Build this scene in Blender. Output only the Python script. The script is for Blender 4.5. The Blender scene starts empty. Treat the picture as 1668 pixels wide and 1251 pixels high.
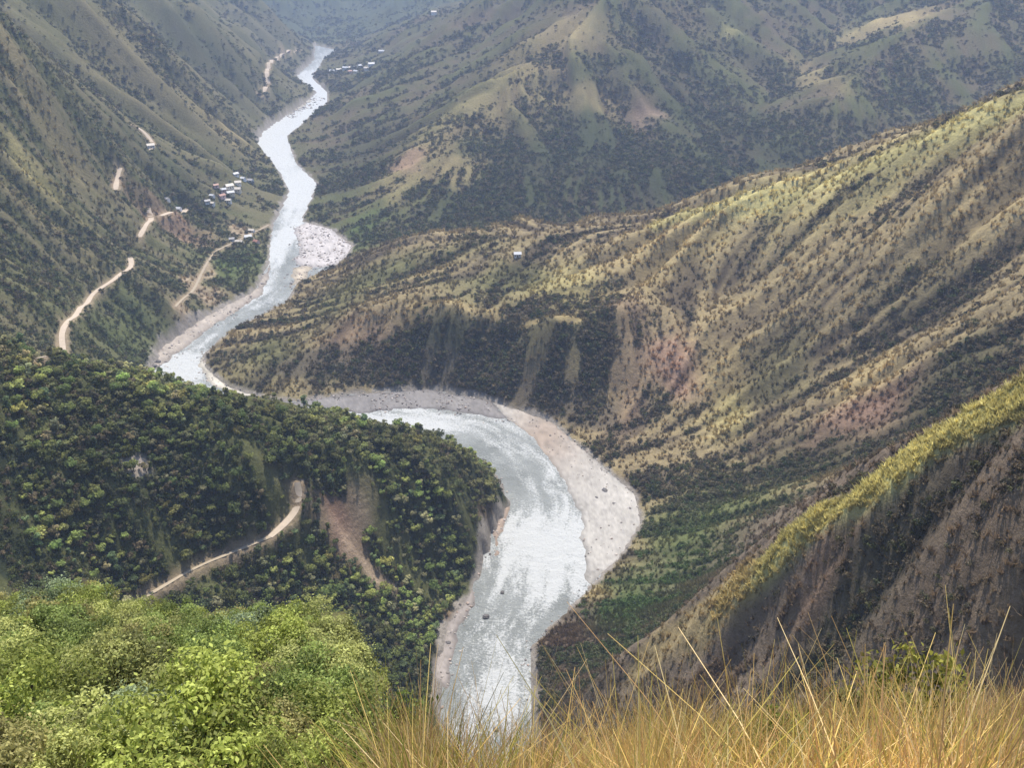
import bpy, math, random
import numpy as np

random.seed(7)
rng = np.random.default_rng(7)
scene = bpy.context.scene
COL = scene.collection

# ------------------------------------------------------------------ camera, sky, sun, exposure
CAM_Z = 320.0
PITCH = math.radians(28.0)
FPX, CX, CY = 1400.0, 834.0, 625.5          # focal length and centre in photograph pixels (1668 wide)
cam_data = bpy.data.cameras.new('camera')
cam_data.sensor_width = 36.0
cam_data.lens = 36.0 * FPX / 1668.0
cam_data.clip_start = 0.1
cam_data.clip_end = 20000.0
cam = bpy.data.objects.new('camera', cam_data)
COL.objects.link(cam)
cam.location = (0, 0, CAM_Z)
cam.rotation_euler = (math.pi / 2 - PITCH, 0, 0)
scene.camera = cam

SUN_ELEV = math.radians(62.0)
SUN_AZ = math.radians(6.0)                   # from +Y (straight ahead), negative = to the left
to_sun = (math.sin(SUN_AZ) * math.cos(SUN_ELEV), math.cos(SUN_AZ) * math.cos(SUN_ELEV), math.sin(SUN_ELEV))
world = bpy.data.worlds.new('World')
scene.world = world
world.use_nodes = True
wn = world.node_tree
sky = wn.nodes.new('ShaderNodeTexSky')
sky.sky_type = 'NISHITA'
sky.sun_disc = False
sky.sun_elevation = SUN_ELEV
sky.sun_rotation = SUN_AZ
sky.altitude = 1500
sky.air_density = 1.0
sky.dust_density = 1.5
wn.nodes['Background'].inputs['Strength'].default_value = 0.145
wn.links.new(sky.outputs[0], wn.nodes['Background'].inputs['Color'])
sun_d = bpy.data.lights.new('sun', 'SUN')
sun_d.energy = 4.6
sun_d.angle = math.radians(0.6)
sun_d.color = (1.0, 0.94, 0.84)
sun = bpy.data.objects.new('sun', sun_d)
COL.objects.link(sun)
from mathutils import Vector
sun.rotation_euler = Vector(to_sun).to_track_quat('Z', 'Y').to_euler()
sun.location = (0, 0, 1500)
scene.view_settings.view_transform = 'Standard'
scene.view_settings.look = 'None'
scene.view_settings.gamma = 1.0
scene.view_settings.exposure = 0.80
scene.cycles.use_denoising = True
scene.cycles.max_bounces = 6
scene.cycles.volume_bounces = 1
scene.cycles.transparent_max_bounces = 4

# ------------------------------------------------------------------ small helpers
CP, SP = math.cos(PITCH), math.sin(PITCH)
def ray(u, v):
    x, d = (u - CX) / FPX, (v - CY) / FPX
    return np.array([x, CP - d * SP, -SP - d * CP])
def P(u, v, Y):
    """point of the place seen at photograph position (u, v), Y metres ahead"""
    d = ray(u, v); k = Y / d[1]
    return (d[0] * k, Y, CAM_Z + d[2] * k)
def W0(u, v, z=0.0):
    d = ray(u, v); k = (z - CAM_Z) / d[2]
    return (d[0] * k, d[1] * k)
def to_px(x, y, z):
    x, y, z = np.asarray(x, float), np.asarray(y, float), np.asarray(z, float) - CAM_Z
    f = y * CP - z * SP
    dn = (-y * SP - z * CP) / f
    return CX + FPX * x / f, CY + FPX * dn
def tag(o, label=None, cat=None, group=None, kind=None):
    if label: o['label'] = label
    if cat: o['category'] = cat
    if group: o['group'] = group
    if kind: o['kind'] = kind
    return o
def smooth01(a, b, x):
    t = np.clip((np.asarray(x, float) - a) / (b - a), 0, 1)
    return t * t * (3 - 2 * t)

_lat = rng.random((256, 256)).astype(np.float32)
def vnoise(x, y, seed=0):
    x = np.asarray(x, np.float64) + 37.3 * seed; y = np.asarray(y, np.float64) + 91.7 * seed
    xi = np.floor(x).astype(np.int64); yi = np.floor(y).astype(np.int64)
    fx = x - xi; fy = y - yi
    fx = fx * fx * fx * (fx * (fx * 6 - 15) + 10); fy = fy * fy * fy * (fy * (fy * 6 - 15) + 10)
    x0 = xi & 255; x1 = (xi + 1) & 255; y0 = yi & 255; y1 = (yi + 1) & 255
    a = _lat[y0, x0]; b = _lat[y0, x1]; c = _lat[y1, x0]; d = _lat[y1, x1]
    return (a + (b - a) * fx) * (1 - fy) + (c + (d - c) * fx) * fy
def fbm(x, y, wl, octs=4, seed=0, gain=0.5):
    s = 0; a = 1.0; t = 0
    for k in range(octs):
        s = s + a * (vnoise(x / wl, y / wl, seed + 3 * k) * 2 - 1); t += a
        a *= gain; wl *= 0.5
    return s / t

def new_mesh(name, verts, faces, smooth=True):
    me = bpy.data.meshes.new(name)
    verts = np.asarray(verts, np.float32); faces = np.asarray(faces, np.int32)
    n = faces.shape[1]
    me.vertices.add(len(verts)); me.vertices.foreach_set('co', verts.ravel())
    me.loops.add(faces.size); me.loops.foreach_set('vertex_index', faces.ravel())
    me.polygons.add(len(faces))
    me.polygons.foreach_set('loop_start', np.arange(0, faces.size, n, dtype=np.int32))
    me.polygons.foreach_set('loop_total', np.full(len(faces), n, np.int32))
    if smooth: me.polygons.foreach_set('use_smooth', np.ones(len(faces), bool))
    me.update(calc_edges=True)
    return me
def set_col(me, name, rgb):
    at = me.color_attributes.new(name, 'FLOAT_COLOR', 'POINT')
    c = np.ones((len(me.vertices), 4), np.float32); c[:, :3] = rgb
    at.data.foreach_set('color', c.ravel())
def add_obj(name, me, mat=None, parent=None):
    o = bpy.data.objects.new(name, me)
    COL.objects.link(o)
    if mat is not None and not me.materials: me.materials.append(mat)
    if parent is not None: o.parent = parent
    return o

# ------------------------------------------------------------------ materials
def mat_new(name):
    m = bpy.data.materials.new(name); m.use_nodes = True
    nt = m.node_tree; b = nt.nodes['Principled BSDF']
    return m, nt, b
def N(nt, t, **kw):
    n = nt.nodes.new(t)
    for k, v in kw.items(): setattr(n, k, v)
    return n
def noise_node(nt, scale, detail=4, rough=0.6, coord=None):
    n = N(nt, 'ShaderNodeTexNoise'); n.inputs['Scale'].default_value = scale
    n.inputs['Detail'].default_value = detail; n.inputs['Roughness'].default_value = rough
    if coord is not None: nt.links.new(coord, n.inputs['Vector'])
    return n
def math_node(nt, op, a, b=None):
    n = N(nt, 'ShaderNodeMath', operation=op)
    for i, x in enumerate((a, b)):
        if x is None: continue
        if isinstance(x, (int, float)): n.inputs[i].default_value = x
        else: nt.links.new(x, n.inputs[i])
    return n.outputs[0]
def mul_col(nt, col, fac):
    n = N(nt, 'ShaderNodeVectorMath', operation='SCALE')
    nt.links.new(col, n.inputs[0]); nt.links.new(fac, n.inputs['Scale'])
    return n.outputs[0]
def bump(nt, b, h, strength, dist):
    n = N(nt, 'ShaderNodeBump'); n.inputs['Strength'].default_value = strength
    n.inputs['Distance'].default_value = dist
    nt.links.new(h, n.inputs['Height']); nt.links.new(n.outputs[0], b.inputs['Normal'])

def ground_material():
    m, nt, b = mat_new('ground_cover')
    geo = N(nt, 'ShaderNodeNewGeometry').outputs['Position']
    at = N(nt, 'ShaderNodeAttribute', attribute_name='cover')
    n1 = noise_node(nt, 0.35, 6, 0.7, geo)
    n2 = noise_node(nt, 1.7, 3, 0.7, geo)
    f = math_node(nt, 'ADD', math_node(nt, 'MULTIPLY', n1.outputs['Fac'], 1.3), math_node(nt, 'MULTIPLY', n2.outputs['Fac'], 0.9))
    f = math_node(nt, 'SUBTRACT', f, 0.1)
    nt.links.new(mul_col(nt, at.outputs['Color'], f), b.inputs['Base Color'])
    b.inputs['Roughness'].default_value = 1.0
    b.inputs['Specular IOR Level'].default_value = 0.05
    bump(nt, b, n1.outputs['Fac'], 0.9, 1.2)
    return m
def leaf_material(name, src):
    """src: 'INSTANCER' reads the per-instance tint, 'OBJECT' the object colour"""
    m, nt, b = mat_new(name)
    if src == 'INSTANCER':
        c = N(nt, 'ShaderNodeAttribute', attribute_type='INSTANCER', attribute_name='tint').outputs['Color']
    else:
        c = N(nt, 'ShaderNodeObjectInfo').outputs['Color']
    lv = N(nt, 'ShaderNodeAttribute', attribute_name='shade').outputs['Fac']
    c = mul_col(nt, c, lv)
    nt.links.new(c, b.inputs['Base Color'])
    b.inputs['Roughness'].default_value = 0.6
    b.inputs['Specular IOR Level'].default_value = 0.25
    tr = N(nt, 'ShaderNodeBsdfTranslucent'); nt.links.new(c, tr.inputs['Color'])
    mix = N(nt, 'ShaderNodeMixShader'); mix.inputs[0].default_value = 0.42
    nt.links.new(b.outputs[0], mix.inputs[1]); nt.links.new(tr.outputs[0], mix.inputs[2])
    nt.links.new(mix.outputs[0], nt.nodes['Material Output'].inputs['Surface'])
    return m
def attr_material(name, attr, rough=0.9, transl=0.0):
    m, nt, b = mat_new(name)
    c = N(nt, 'ShaderNodeAttribute', attribute_name=attr).outputs['Color']
    nt.links.new(c, b.inputs['Base Color']); b.inputs['Roughness'].default_value = rough
    b.inputs['Specular IOR Level'].default_value = 0.2
    if transl:
        tr = N(nt, 'ShaderNodeBsdfTranslucent'); nt.links.new(c, tr.inputs['Color'])
        mix = N(nt, 'ShaderNodeMixShader'); mix.inputs[0].default_value = transl
        nt.links.new(b.outputs[0], mix.inputs[1]); nt.links.new(tr.outputs[0], mix.inputs[2])
        nt.links.new(mix.outputs[0], nt.nodes['Material Output'].inputs['Surface'])
    return m
def plain_material(name, col, rough=0.8, var=0.35, scale=0.8, bumpd=0.0):
    m, nt, b = mat_new(name)
    geo = N(nt, 'ShaderNodeNewGeometry').outputs['Position']
    n1 = noise_node(nt, scale, 5, 0.65, geo)
    rgb = N(nt, 'ShaderNodeRGB'); rgb.outputs[0].default_value = (*col, 1)
    f = math_node(nt, 'ADD', math_node(nt, 'MULTIPLY', n1.outputs['Fac'], 2 * var), 1 - var)
    nt.links.new(mul_col(nt, rgb.outputs[0], f), b.inputs['Base Color'])
    b.inputs['Roughness'].default_value = rough
    b.inputs['Specular IOR Level'].default_value = 0.2
    if bumpd: bump(nt, b, n1.outputs['Fac'], 0.8, bumpd)
    return m
def river_material():
    m, nt, b = mat_new('silty_river_water')
    geo = N(nt, 'ShaderNodeNewGeometry').outputs['Position']
    at = N(nt, 'ShaderNodeAttribute', attribute_name='foam_glint').outputs['Fac']
    big = noise_node(nt, 0.035, 4, 0.6, geo)
    rip = noise_node(nt, 0.75, 6, 0.75, geo)
    ramp = N(nt, 'ShaderNodeValToRGB')
    ramp.color_ramp.elements[0].position = 0.35; ramp.color_ramp.elements[0].color = (0.215, 0.225, 0.212, 1)
    ramp.color_ramp.elements[1].position = 0.7; ramp.color_ramp.elements[1].color = (0.31, 0.32, 0.305, 1)
    nt.links.new(big.outputs['Fac'], ramp.inputs[0])
    fo = math_node(nt, 'ADD', math_node(nt, 'MULTIPLY', at, 1.0), math_node(nt, 'SUBTRACT', rip.outputs['Fac'], 1.02))
    fr = N(nt, 'ShaderNodeMapRange'); fr.inputs['From Min'].default_value = -0.06; fr.inputs['From Max'].default_value = 0.10
    nt.links.new(fo, fr.inputs['Value'])
    mx = N(nt, 'ShaderNodeMix', data_type='RGBA'); nt.links.new(fr.outputs[0], mx.inputs['Factor'])
    nt.links.new(ramp.outputs[0], mx.inputs[6]); mx.inputs[7].default_value = (0.53, 0.535, 0.52, 1)
    nt.links.new(mx.outputs[2], b.inputs['Base Color'])
    b.inputs['Roughness'].default_value = 0.30
    b.inputs['Specular IOR Level'].default_value = 0.08
    swell = noise_node(nt, 0.16, 3, 0.6, geo)
    bump(nt, b, math_node(nt, 'ADD', rip.outputs['Fac'], math_node(nt, 'MULTIPLY', swell.outputs['Fac'], 1.5)), 1.0, 1.2)
    return m
MAT = dict(
    ground=ground_material(),
    leaf_i=leaf_material('leaves_scattered', 'INSTANCER'), leaf_o=leaf_material('leaves', 'OBJECT'),
    bark=plain_material('bark', (0.10, 0.075, 0.055), 0.9, 0.4, 3.0, 0.02),
    river=river_material(),
    road=plain_material('pale_dirt_road', (0.47, 0.385, 0.295), 0.95, 0.25, 0.5, 0.1),
    path=plain_material('brown_path', (0.34, 0.28, 0.20), 0.95, 0.3, 0.5, 0.1),
    rock=plain_material('wet_dark_rock', (0.11, 0.10, 0.095), 0.6, 0.5, 0.9, 0.2),
    pale_rock=plain_material('pale_rock', (0.52, 0.45, 0.39), 0.9, 0.4, 0.5, 0.3),
    gravel=attr_material('gravel', 'cover', 0.95), grass=attr_material('dry_grass_blades', 'cover', 0.7, 0.4),
)

# ------------------------------------------------------------------ control lines of the landform (u, v, metres ahead)
REG = ['left_slope', 'wooded_spur', 'right_hill', 'near_ridge', 'pyramid_hill', 'far_mountain', 'camera_hill']
CURVES = []     # (region, points, is_line)
def line(reg, *pts): CURVES.append((reg, [P(*p) for p in pts], True))
def dots(reg, *pts): CURVES.append((reg, [P(*p) for p in pts], False))
def wdots(reg, *pts): CURVES.append((reg, list(pts), False))

dots('left_slope', (-100, -50, 850), (0, 0, 900), (200, 0, 1350), (320, 0, 1750), (430, 0, 2500),
     (0, 150, 800), (150, 120, 1150), (300, 90, 1600), (400, 60, 2100), (455, 40, 2500),
     (0, 300, 690), (120, 300, 830), (250, 280, 1000), (350, 240, 1200), (400, 190, 1450), (440, 130, 1800),
     (0, 450, 560), (100, 430, 680), (200, 400, 800), (300, 350, 950), (350, 300, 1060),
     (30, 560, 500), (130, 500, 610), (215, 430, 740), (250, 480, 700), (180, 570, 590), (280, 470, 730),
     (310, 480, 768), (350, 430, 850), (400, 400, 930), (400, 460, 800), (425, 430, 860), (345, 480, 775), (480, 62, 2620))
wdots('left_slope', (-900, 600, 440), (-1100, 1500, 500), (-1400, 2700, 560), (-650, 300, 330), (-700, 900, 340), (-850, 1500, 360), (-1000, 2200, 380))
line('wooded_spur', (-250, 560, 260), (-100, 575, 290), (0, 590, 325), (120, 605, 345), (250, 625, 365), (340, 642, 380), (430, 662, 395),
     (520, 682, 405), (600, 702, 412), (700, 728, 425), (760, 750, 432), (805, 785, 438))
dots('wooded_spur', (0, 680, 300), (150, 680, 325), (300, 700, 340), (450, 720, 360), (600, 760, 375), (720, 800, 390), (780, 850, 400),
     (0, 780, 275), (200, 760, 305), (400, 780, 330), (500, 800, 348), (200, 900, 280), (80, 880, 262), (0, 900, 250),
     (560, 870, 345), (600, 910, 345), (680, 1000, 335), (650, 870, 370), (740, 900, 378), (720, 955, 362),
     (550, 1000, 310), (450, 980, 300), (350, 1000, 280), (100, 1000, 235), (600, 1080, 290), (680, 1080, 299), (300, 850, 312))
line('wooded_spur', (505, 830, 345), (440, 880, 322), (330, 918, 302), (225, 980, 275))
wdots('wooded_spur', (-130, 180, 80), (-80, 215, 50), (-42, 250, 14), (-220, 140, 140), (-22, 268, 3))
wdots('left_slope', (-300, 430, 95), (-260, 500, 50))
line('right_hill', (1900, 60, 560), (1668, 165, 620), (1530, 215, 650), (1400, 265, 680), (1270, 305, 705), (1150, 340, 735), (1060, 356, 765),
     (960, 366, 790), (870, 372, 800), (780, 378, 805), (700, 385, 805), (620, 410, 820))
line('right_hill', (560, 505, 676), (650, 500, 654), (720, 500, 641), (800, 515, 625), (880, 525, 610), (940, 525, 600), (1010, 500, 608))
line('right_hill', (560, 495, 692), (650, 490, 672), (720, 490, 660), (800, 503, 645), (880, 512, 630), (940, 512, 620))
dots('right_hill', (800, 440, 720), (930, 450, 700), (650, 440, 745), (400, 600, 612), (520, 540, 658), (440, 560, 650),
     (1000, 640, 560), (1040, 600, 570), (1150, 560, 580), (1100, 700, 510), (1250, 650, 500), (1200, 480, 640), (1350, 420, 600),
     (1350, 550, 530), (1500, 350, 580), (1500, 500, 510), (1668, 300, 560), (1668, 450, 470), (1668, 560, 400), (1500, 620, 430),
     (1350, 700, 440), (1200, 760, 450), (1100, 800, 440))
line('right_hill', (1668, 620, 370), (1500, 700, 380), (1350, 770, 390), (1200, 840, 392), (1100, 868, 398))
dots('near_ridge', (1250, 850, 340), (1150, 950, 330), (1050, 950, 345), (1000, 1030, 310), (950, 1050, 308), (900, 1065, 310))
line('near_ridge', (1850, 540, 150), (1668, 640, 170), (1560, 705, 180), (1450, 770, 190), (1380, 815, 197), (1300, 862, 205), (1240, 925, 212),
     (1190, 972, 218), (1120, 1030, 228), (1050, 1080, 240), (980, 1120, 250))
line('near_ridge', (1850, 600, 138), (1668, 690, 158), (1560, 745, 170), (1450, 805, 181), (1380, 845, 189), (1300, 885, 199), (1240, 945, 207), (1190, 985, 214))
line('near_ridge', (1668, 1060, 124), (1500, 1090, 138), (1400, 1090, 151), (1300, 1085, 174), (1200, 1085, 200), (1120, 1105, 212))
wdots('camera_hill', (90, 98, 165), (66, 122, 145), (40, 160, 115), (22, 200, 65), (16, 240, 14), (140, 90, 190), (0, 120, 130), (0, 60, 190), (-60, 100, 150),
      (0, 0, 230), (-100, 0, 240), (100, 0, 240), (50, 60, 210), (-150, 60, 210), (0, -300, 300), (-400, -200, 330), (400, -200, 330))
line('pyramid_hill', (640, 388, 925), (760, 372, 960), (870, 368, 980), (1000, 362, 1010), (1150, 337, 1050), (1300, 290, 1130), (1400, 255, 1180),
     (1530, 205, 1250), (1668, 155, 1330), (1900, 50, 1450))
line('pyramid_hill', (585, 345, 1040), (640, 300, 1110), (700, 245, 1190), (760, 195, 1270), (830, 135, 1380), (900, 70, 1500), (940, 30, 1600),
     (960, -30, 1750), (990, -120, 2000))
dots('pyramid_hill', (900, 250, 1200), (1000, 200, 1290), (900, 170, 1350), (1000, 100, 1450), (1050, 30, 1600), (1100, 180, 1350), (1100, 80, 1550),
     (1150, 0, 1750), (1000, 300, 1080), (1100, 270, 1120), (800, 300, 1090))
line('pyramid_hill', (1200, 300, 1110), (1230, 240, 1220), (1290, 170, 1380), (1340, 110, 1550), (1420, 20, 1850))
line('pyramid_hill', (1290, 215, 1230), (1330, 160, 1330), (1400, 70, 1550), (1500, 5, 1750), (1600, -80, 2000))
dots('pyramid_hill', (1450, 200, 1260), (1500, 120, 1400), (1600, 60, 1500), (1668, 100, 1420), (1668, 0, 1650))
line('pyramid_hill', (760, 10, 2100), (690, 100, 1800), (600, 175, 1560), (540, 225, 1450))
line('pyramid_hill', (560, 330, 1080), (620, 255, 1260), (740, 140, 1580), (850, 30, 1950))
dots('pyramid_hill', (620, 120, 1900), (560, 160, 1700), (560, 120, 2050), (600, 60, 2500), (680, 30, 2500), (720, 60, 2100), (575, 72, 2750))
dots('far_mountain', (450, 45, 3100), (520, 60, 3050), (580, 30, 3300), (580, 0, 3500), (580, -60, 3800), (430, 10, 3200), (500, 0, 3400), (660, 0, 3200), (520, 68, 2950))
wdots('far_mountain', (-1500, 4600, 620), (-600, 4600, 650), (200, 4600, 680), (900, 4500, 640), (1700, 3800, 600), (2300, 2800, 560), (500, 3300, 330), (900, 2800, 380))
wdots('right_hill', (2000, 1500, 520), (1500, 700, 460), (1100, 300, 430), (900, 1000, 250), (700, 100, 400), (420, 0, 370), (600, 600, 280))
wdots('near_ridge', (230, 60, 300), (260, 150, 290), (300, 260, 200))
wdots('far_mountain', (-4000, 6000, 700), (4000, 6000, 700), (-4500, 1000, 700), (4500, 1000, 700), (-3000, -3000, 500), (3000, -3000, 500))

# river banks (photograph positions on the water level), near to far
LEFT = [(715, 1700), (715, 1251), (712, 1090), (725, 1025), (768, 965), (795, 880), (826, 822), (808, 775), (740, 728), (640, 712), (540, 700), (430, 690),
        (330, 665), (262, 640), (243, 610), (262, 566), (330, 518), (415, 474), (438, 425), (443, 368), (470, 312), (455, 282), (414, 236), (428, 212),
        (498, 165), (514, 150), (478, 126), (510, 96), (512, 72)]
RIGHT = [(880, 1700), (875, 1251), (865, 1055), (940, 980), (1012, 905), (1046, 850), (1036, 808), (985, 764), (900, 688), (800, 653), (700, 634), (560, 643), (480, 654),
         (430, 650), (372, 630), (337, 602), (330, 580), (372, 540), (470, 492), (482, 462), (552, 432), (576, 402), (541, 374), (492, 360),
         (518, 300), (482, 265), (466, 222), (533, 170), (535, 150), (508, 126), (530, 96), (547, 80)]
RIV = np.array([W0(*p) for p in LEFT] + [W0(*p) for p in RIGHT[::-1]])
BANKS = [W0(*p) for p in LEFT[1:]], [W0(*p) for p in RIGHT[1:]]

def poly_sdf(poly, x, y):
    """signed distance to a polygon, negative inside"""
    shp = np.shape(x); x = np.ravel(x).astype(np.float64); y = np.ravel(y).astype(np.float64)
    out = np.full(x.size, 1e9); inside = np.zeros(x.size, bool)
    n = len(poly)
    bb0, bb1 = poly.min(0) - 150, poly.max(0) + 150
    sel = np.where((x > bb0[0]) & (x < bb1[0]) & (y > bb0[1]) & (y < bb1[1]))[0]
    px, py = x[sel], y[sel]; d2 = np.full(px.size, 1e12); ins = np.zeros(px.size, bool)
    for i in range(n):
        ax, ay = poly[i]; bx, by = poly[(i + 1) % n]
        ex, ey = bx - ax, by - ay
        t = np.clip(((px - ax) * ex + (py - ay) * ey) / (ex * ex + ey * ey + 1e-9), 0, 1)
        d2 = np.minimum(d2, (px - ax - t * ex) ** 2 + (py - ay - t * ey) ** 2)
        if ey != 0:
            c = ((ay > py) != (by > py)) & (px < ex * (py - ay) / ey + ax)
            ins ^= c
    d = np.sqrt(d2); d[ins] *= -1
    out[sel] = d
    return out.reshape(shp)
def line_dist(pts, x, y):
    """distance to a polyline and the interpolated third coordinate"""
    best = np.full(np.shape(x), 1e9); zz = np.zeros(np.shape(x))
    for a, b in zip(pts[:-1], pts[1:]):
        ex, ey = b[0] - a[0], b[1] - a[1]
        t = np.clip(((x - a[0]) * ex + (y - a[1]) * ey) / (ex * ex + ey * ey + 1e-9), 0, 1)
        d = np.hypot(x - a[0] - t * ex, y - a[1] - t * ey)
        z = a[2] + t * (b[2] - a[2]); w = d < best
        best = np.where(w, d, best); zz = np.where(w, z, zz)
    return best, zz
def densify(pts, step):
    out = [pts[0]]
    for a, b in zip(pts[:-1], pts[1:]):
        L = math.dist(a, b); n = max(1, int(L / step))
        for k in range(1, n + 1):
            t = k / n; out.append(tuple(a[i] + (b[i] - a[i]) * t for i in range(len(a))))
    return out
cp, cr = [], []
for reg, pts, is_line in CURVES:
    far = np.mean([p[1] for p in pts])
    q = densify(pts, max(14, far * 0.045)) if is_line else pts
    cp += q; cr += [REG.index(reg)] * len(q)
for k, bank in enumerate(BANKS):
    for i, (x, y) in enumerate(bank[:-1]):
        b = bank[i + 1]
        for t in (0, 0.5):
            X, Y = x + (b[0] - x) * t, y + (b[1] - y) * t
            cp.append((X, Y, 1.0))
            if k == 0: cr.append(1 if Y < 600 and i < 13 else 0)
            else: cr.append(3 if Y < 350 else 2 if Y < 900 else 4)
cp = np.array(cp, np.float64); cr = np.array(cr)

# ------------------------------------------------------------------ height field
GX0, GX1, GY0, GY1, GS = -1700.0, 2000.0, -200.0, 4700.0, 8.0
def cubic(grid, x0, y0, s, x, y):
    """bicubic (Catmull-Rom) lookup"""
    h, w = grid.shape
    fx = np.clip((x - x0) / s, 1, w - 2.001); fy = np.clip((y - y0) / s, 1, h - 2.001)
    ix = fx.astype(int); iy = fy.astype(int); tx = fx - ix; ty = fy - iy
    ix = np.clip(ix, 1, w - 3); iy = np.clip(iy, 1, h - 3)
    def wts(t): return (-.5 * t + t * t - .5 * t ** 3, 1 - 2.5 * t * t + 1.5 * t ** 3, .5 * t + 2 * t * t - 1.5 * t ** 3, -.5 * t * t + .5 * t ** 3)
    wx, wy = wts(tx), wts(ty)
    r = 0
    for j in range(4):
        row = sum(wx[i] * grid[iy + j - 1, ix + i - 1] for i in range(4))
        r = r + wy[j] * row
    return r
def bilin(grid, x0, y0, s, x, y):
    h, w = grid.shape[:2]
    fx = np.clip((x - x0) / s, 0, w - 1.001); fy = np.clip((y - y0) / s, 0, h - 1.001)
    ix = fx.astype(int); iy = fy.astype(int); tx = fx - ix; ty = fy - iy
    if grid.ndim == 3: tx = tx[..., None]; ty = ty[..., None]
    return (grid[iy, ix] * (1 - tx) + grid[iy, ix + 1] * tx) * (1 - ty) + (grid[iy + 1, ix] * (1 - tx) + grid[iy + 1, ix + 1] * tx) * ty
def gblur(a, sig):
    n = int(3 * sig + 1); k = np.exp(-0.5 * (np.arange(-n, n + 1) / sig) ** 2); k /= k.sum()
    p = np.pad(a, n, mode='edge')
    p = sum(k[i] * p[i:i + a.shape[0]] for i in range(2 * n + 1))
    return sum(k[i] * p[:, i:i + a.shape[1]] for i in range(2 * n + 1))

D = np.hypot(cp[:, None, 0] - cp[None, :, 0], cp[:, None, 1] - cp[None, :, 1])
n = len(cp); A = np.zeros((n + 1, n + 1)); A[:n, :n] = -D - np.eye(n) * 1.5; A[:n, n] = 1; A[n, :n] = 1
wts = np.linalg.solve(A, np.r_[cp[:, 2], 0])
def rbf(x, y):
    out = np.empty(x.size, np.float32); xf, yf = x.ravel().astype(np.float32), y.ravel().astype(np.float32)
    w = wts[:n].astype(np.float32); c = cp.astype(np.float32)
    for i in range(0, x.size, 20000):
        d = np.sqrt((xf[i:i + 20000, None] - c[None, :, 0]) ** 2 + (yf[i:i + 20000, None] - c[None, :, 1]) ** 2)
        out[i:i + 20000] = -(d @ w) + wts[n]
    return out.reshape(x.shape).astype(np.float64)
gx = np.arange(GX0, GX1 + .1, GS); gy = np.arange(GY0, GY1 + .1, GS)
GXX, GYY = np.meshgrid(gx, gy)
base8 = rbf(GXX, GYY)
b1, b2 = gblur(base8, 1.0), gblur(base8, 2.2)
wfar = smooth01(500, 1100, GYY)
base8 = b1 * (1 - wfar) + b2 * wfar
# finer 4 m working grid
FS = 4.0
fx_, fy_ = np.arange(GX0, GX1 + .1, FS), np.arange(GY0, GY1 + .1, FS)
FX, FY = np.meshgrid(fx_, fy_)
hf = cubic(base8, GX0, GY0, GS, FX, FY)
# the steep near ridge keeps its sharp edges: evaluate it directly
for wx0, wx1, wy0, wy1 in ((0, 260, 90, 290), (-260, 170, 480, 730)):
    iy0, iy1 = int((wy0 - GY0) / FS), int((wy1 - GY0) / FS); ix0, ix1 = int((wx0 - GX0) / FS), int((wx1 - GX0) / FS)
    sxx, syy = FX[iy0:iy1, ix0:ix1], FY[iy0:iy1, ix0:ix1]
    ew = smooth01(0, 30, np.minimum(np.minimum(sxx - wx0, wx1 - sxx), np.minimum(syy - wy0, wy1 - syy)))
    hf[iy0:iy1, ix0:ix1] = hf[iy0:iy1, ix0:ix1] * (1 - ew) + rbf(sxx, syy) * ew
hf = np.maximum(hf, -3)
# streaks that follow the fall line (line integral of noise down the slope)
gy_, gx_ = np.gradient(gblur(hf, 2.5), FS)
mag = np.hypot(gx_, gy_) + 1e-6
dx, dy = gx_ / mag, gy_ / mag
def streak(noise, steps, step):
    acc = noise.copy(); tot = 1.0
    for sgn in (1, -1):
        X, Y = FX.copy(), FY.copy()
        for k in range(steps):
            ux = bilin(dx, GX0, GY0, FS, X, Y); uy = bilin(dy, GX0, GY0, FS, X, Y)
            X += sgn * ux * step; Y += sgn * uy * step
            acc += bilin(noise, GX0, GY0, FS, X, Y); 
    acc /= (2 * steps + 1)
    acc -= gblur(acc, 14)
    return acc / (acc.std() + 1e-9)
nz1 = rng.standard_normal(FX.shape); nz1 = gblur(nz1, 1.1); nz1 /= nz1.std()
nz2 = rng.standard_normal(FX.shape); nz2 = gblur(nz2, 3.2); nz2 /= nz2.std()
ST1 = streak(nz1, 10, 7.0)
ST2 = streak(nz2, 14, 9.0)
# finer streaks on the nearer slopes
LX0, LX1, LY0, LY1, LS = -520.0, 620.0, 120.0, 1150.0, 2.0
LX, LY = np.meshgrid(np.arange(LX0, LX1 + .1, LS), np.arange(LY0, LY1 + .1, LS))
def local_streak(sig, steps, step):
    nz = gblur(rng.standard_normal(LX.shape), sig); acc = nz.copy()
    for sgn in (1, -1):
        X, Y = LX.copy(), LY.copy()
        for k in range(steps):
            ux = bilin(dx, GX0, GY0, FS, X, Y); uy = bilin(dy, GX0, GY0, FS, X, Y)
            X += sgn * ux * step; Y += sgn * uy * step
            acc += bilin(nz, LX0, LY0, LS, X, Y)
    acc -= gblur(acc, 10)
    return acc / acc.std()
ST0 = local_streak(0.95, 26, 2.8)
edge = np.minimum(np.minimum(LX - LX0, LX1 - LX), np.minimum(LY - LY0, LY1 - LY)); ST0 *= smooth01(0, 60, edge)
slope = np.clip(mag, 0, 1.2)
lift = smooth01(4, 40, hf) * np.clip(slope * 2.2, 0, 1) * (.25 + .75 * smooth01(230, 420, FY))
hf = hf + lift * (bilin(ST0, LX0, LY0, LS, FX, FY) * 0.8 * ((FX > LX0) & (FX < LX1) & (FY > LY0) & (FY < LY1)) + ST1 * (2.0 + 0.8 * smooth01(500, 1500, FY)) + ST2 * (3.6 + 4.0 * smooth01(300, 1600, FY)))
face = smooth01(0.75, 1.2, mag) * ((FX > 10) & (FX < 240) & (FY > 100) & (FY < 260))
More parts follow.
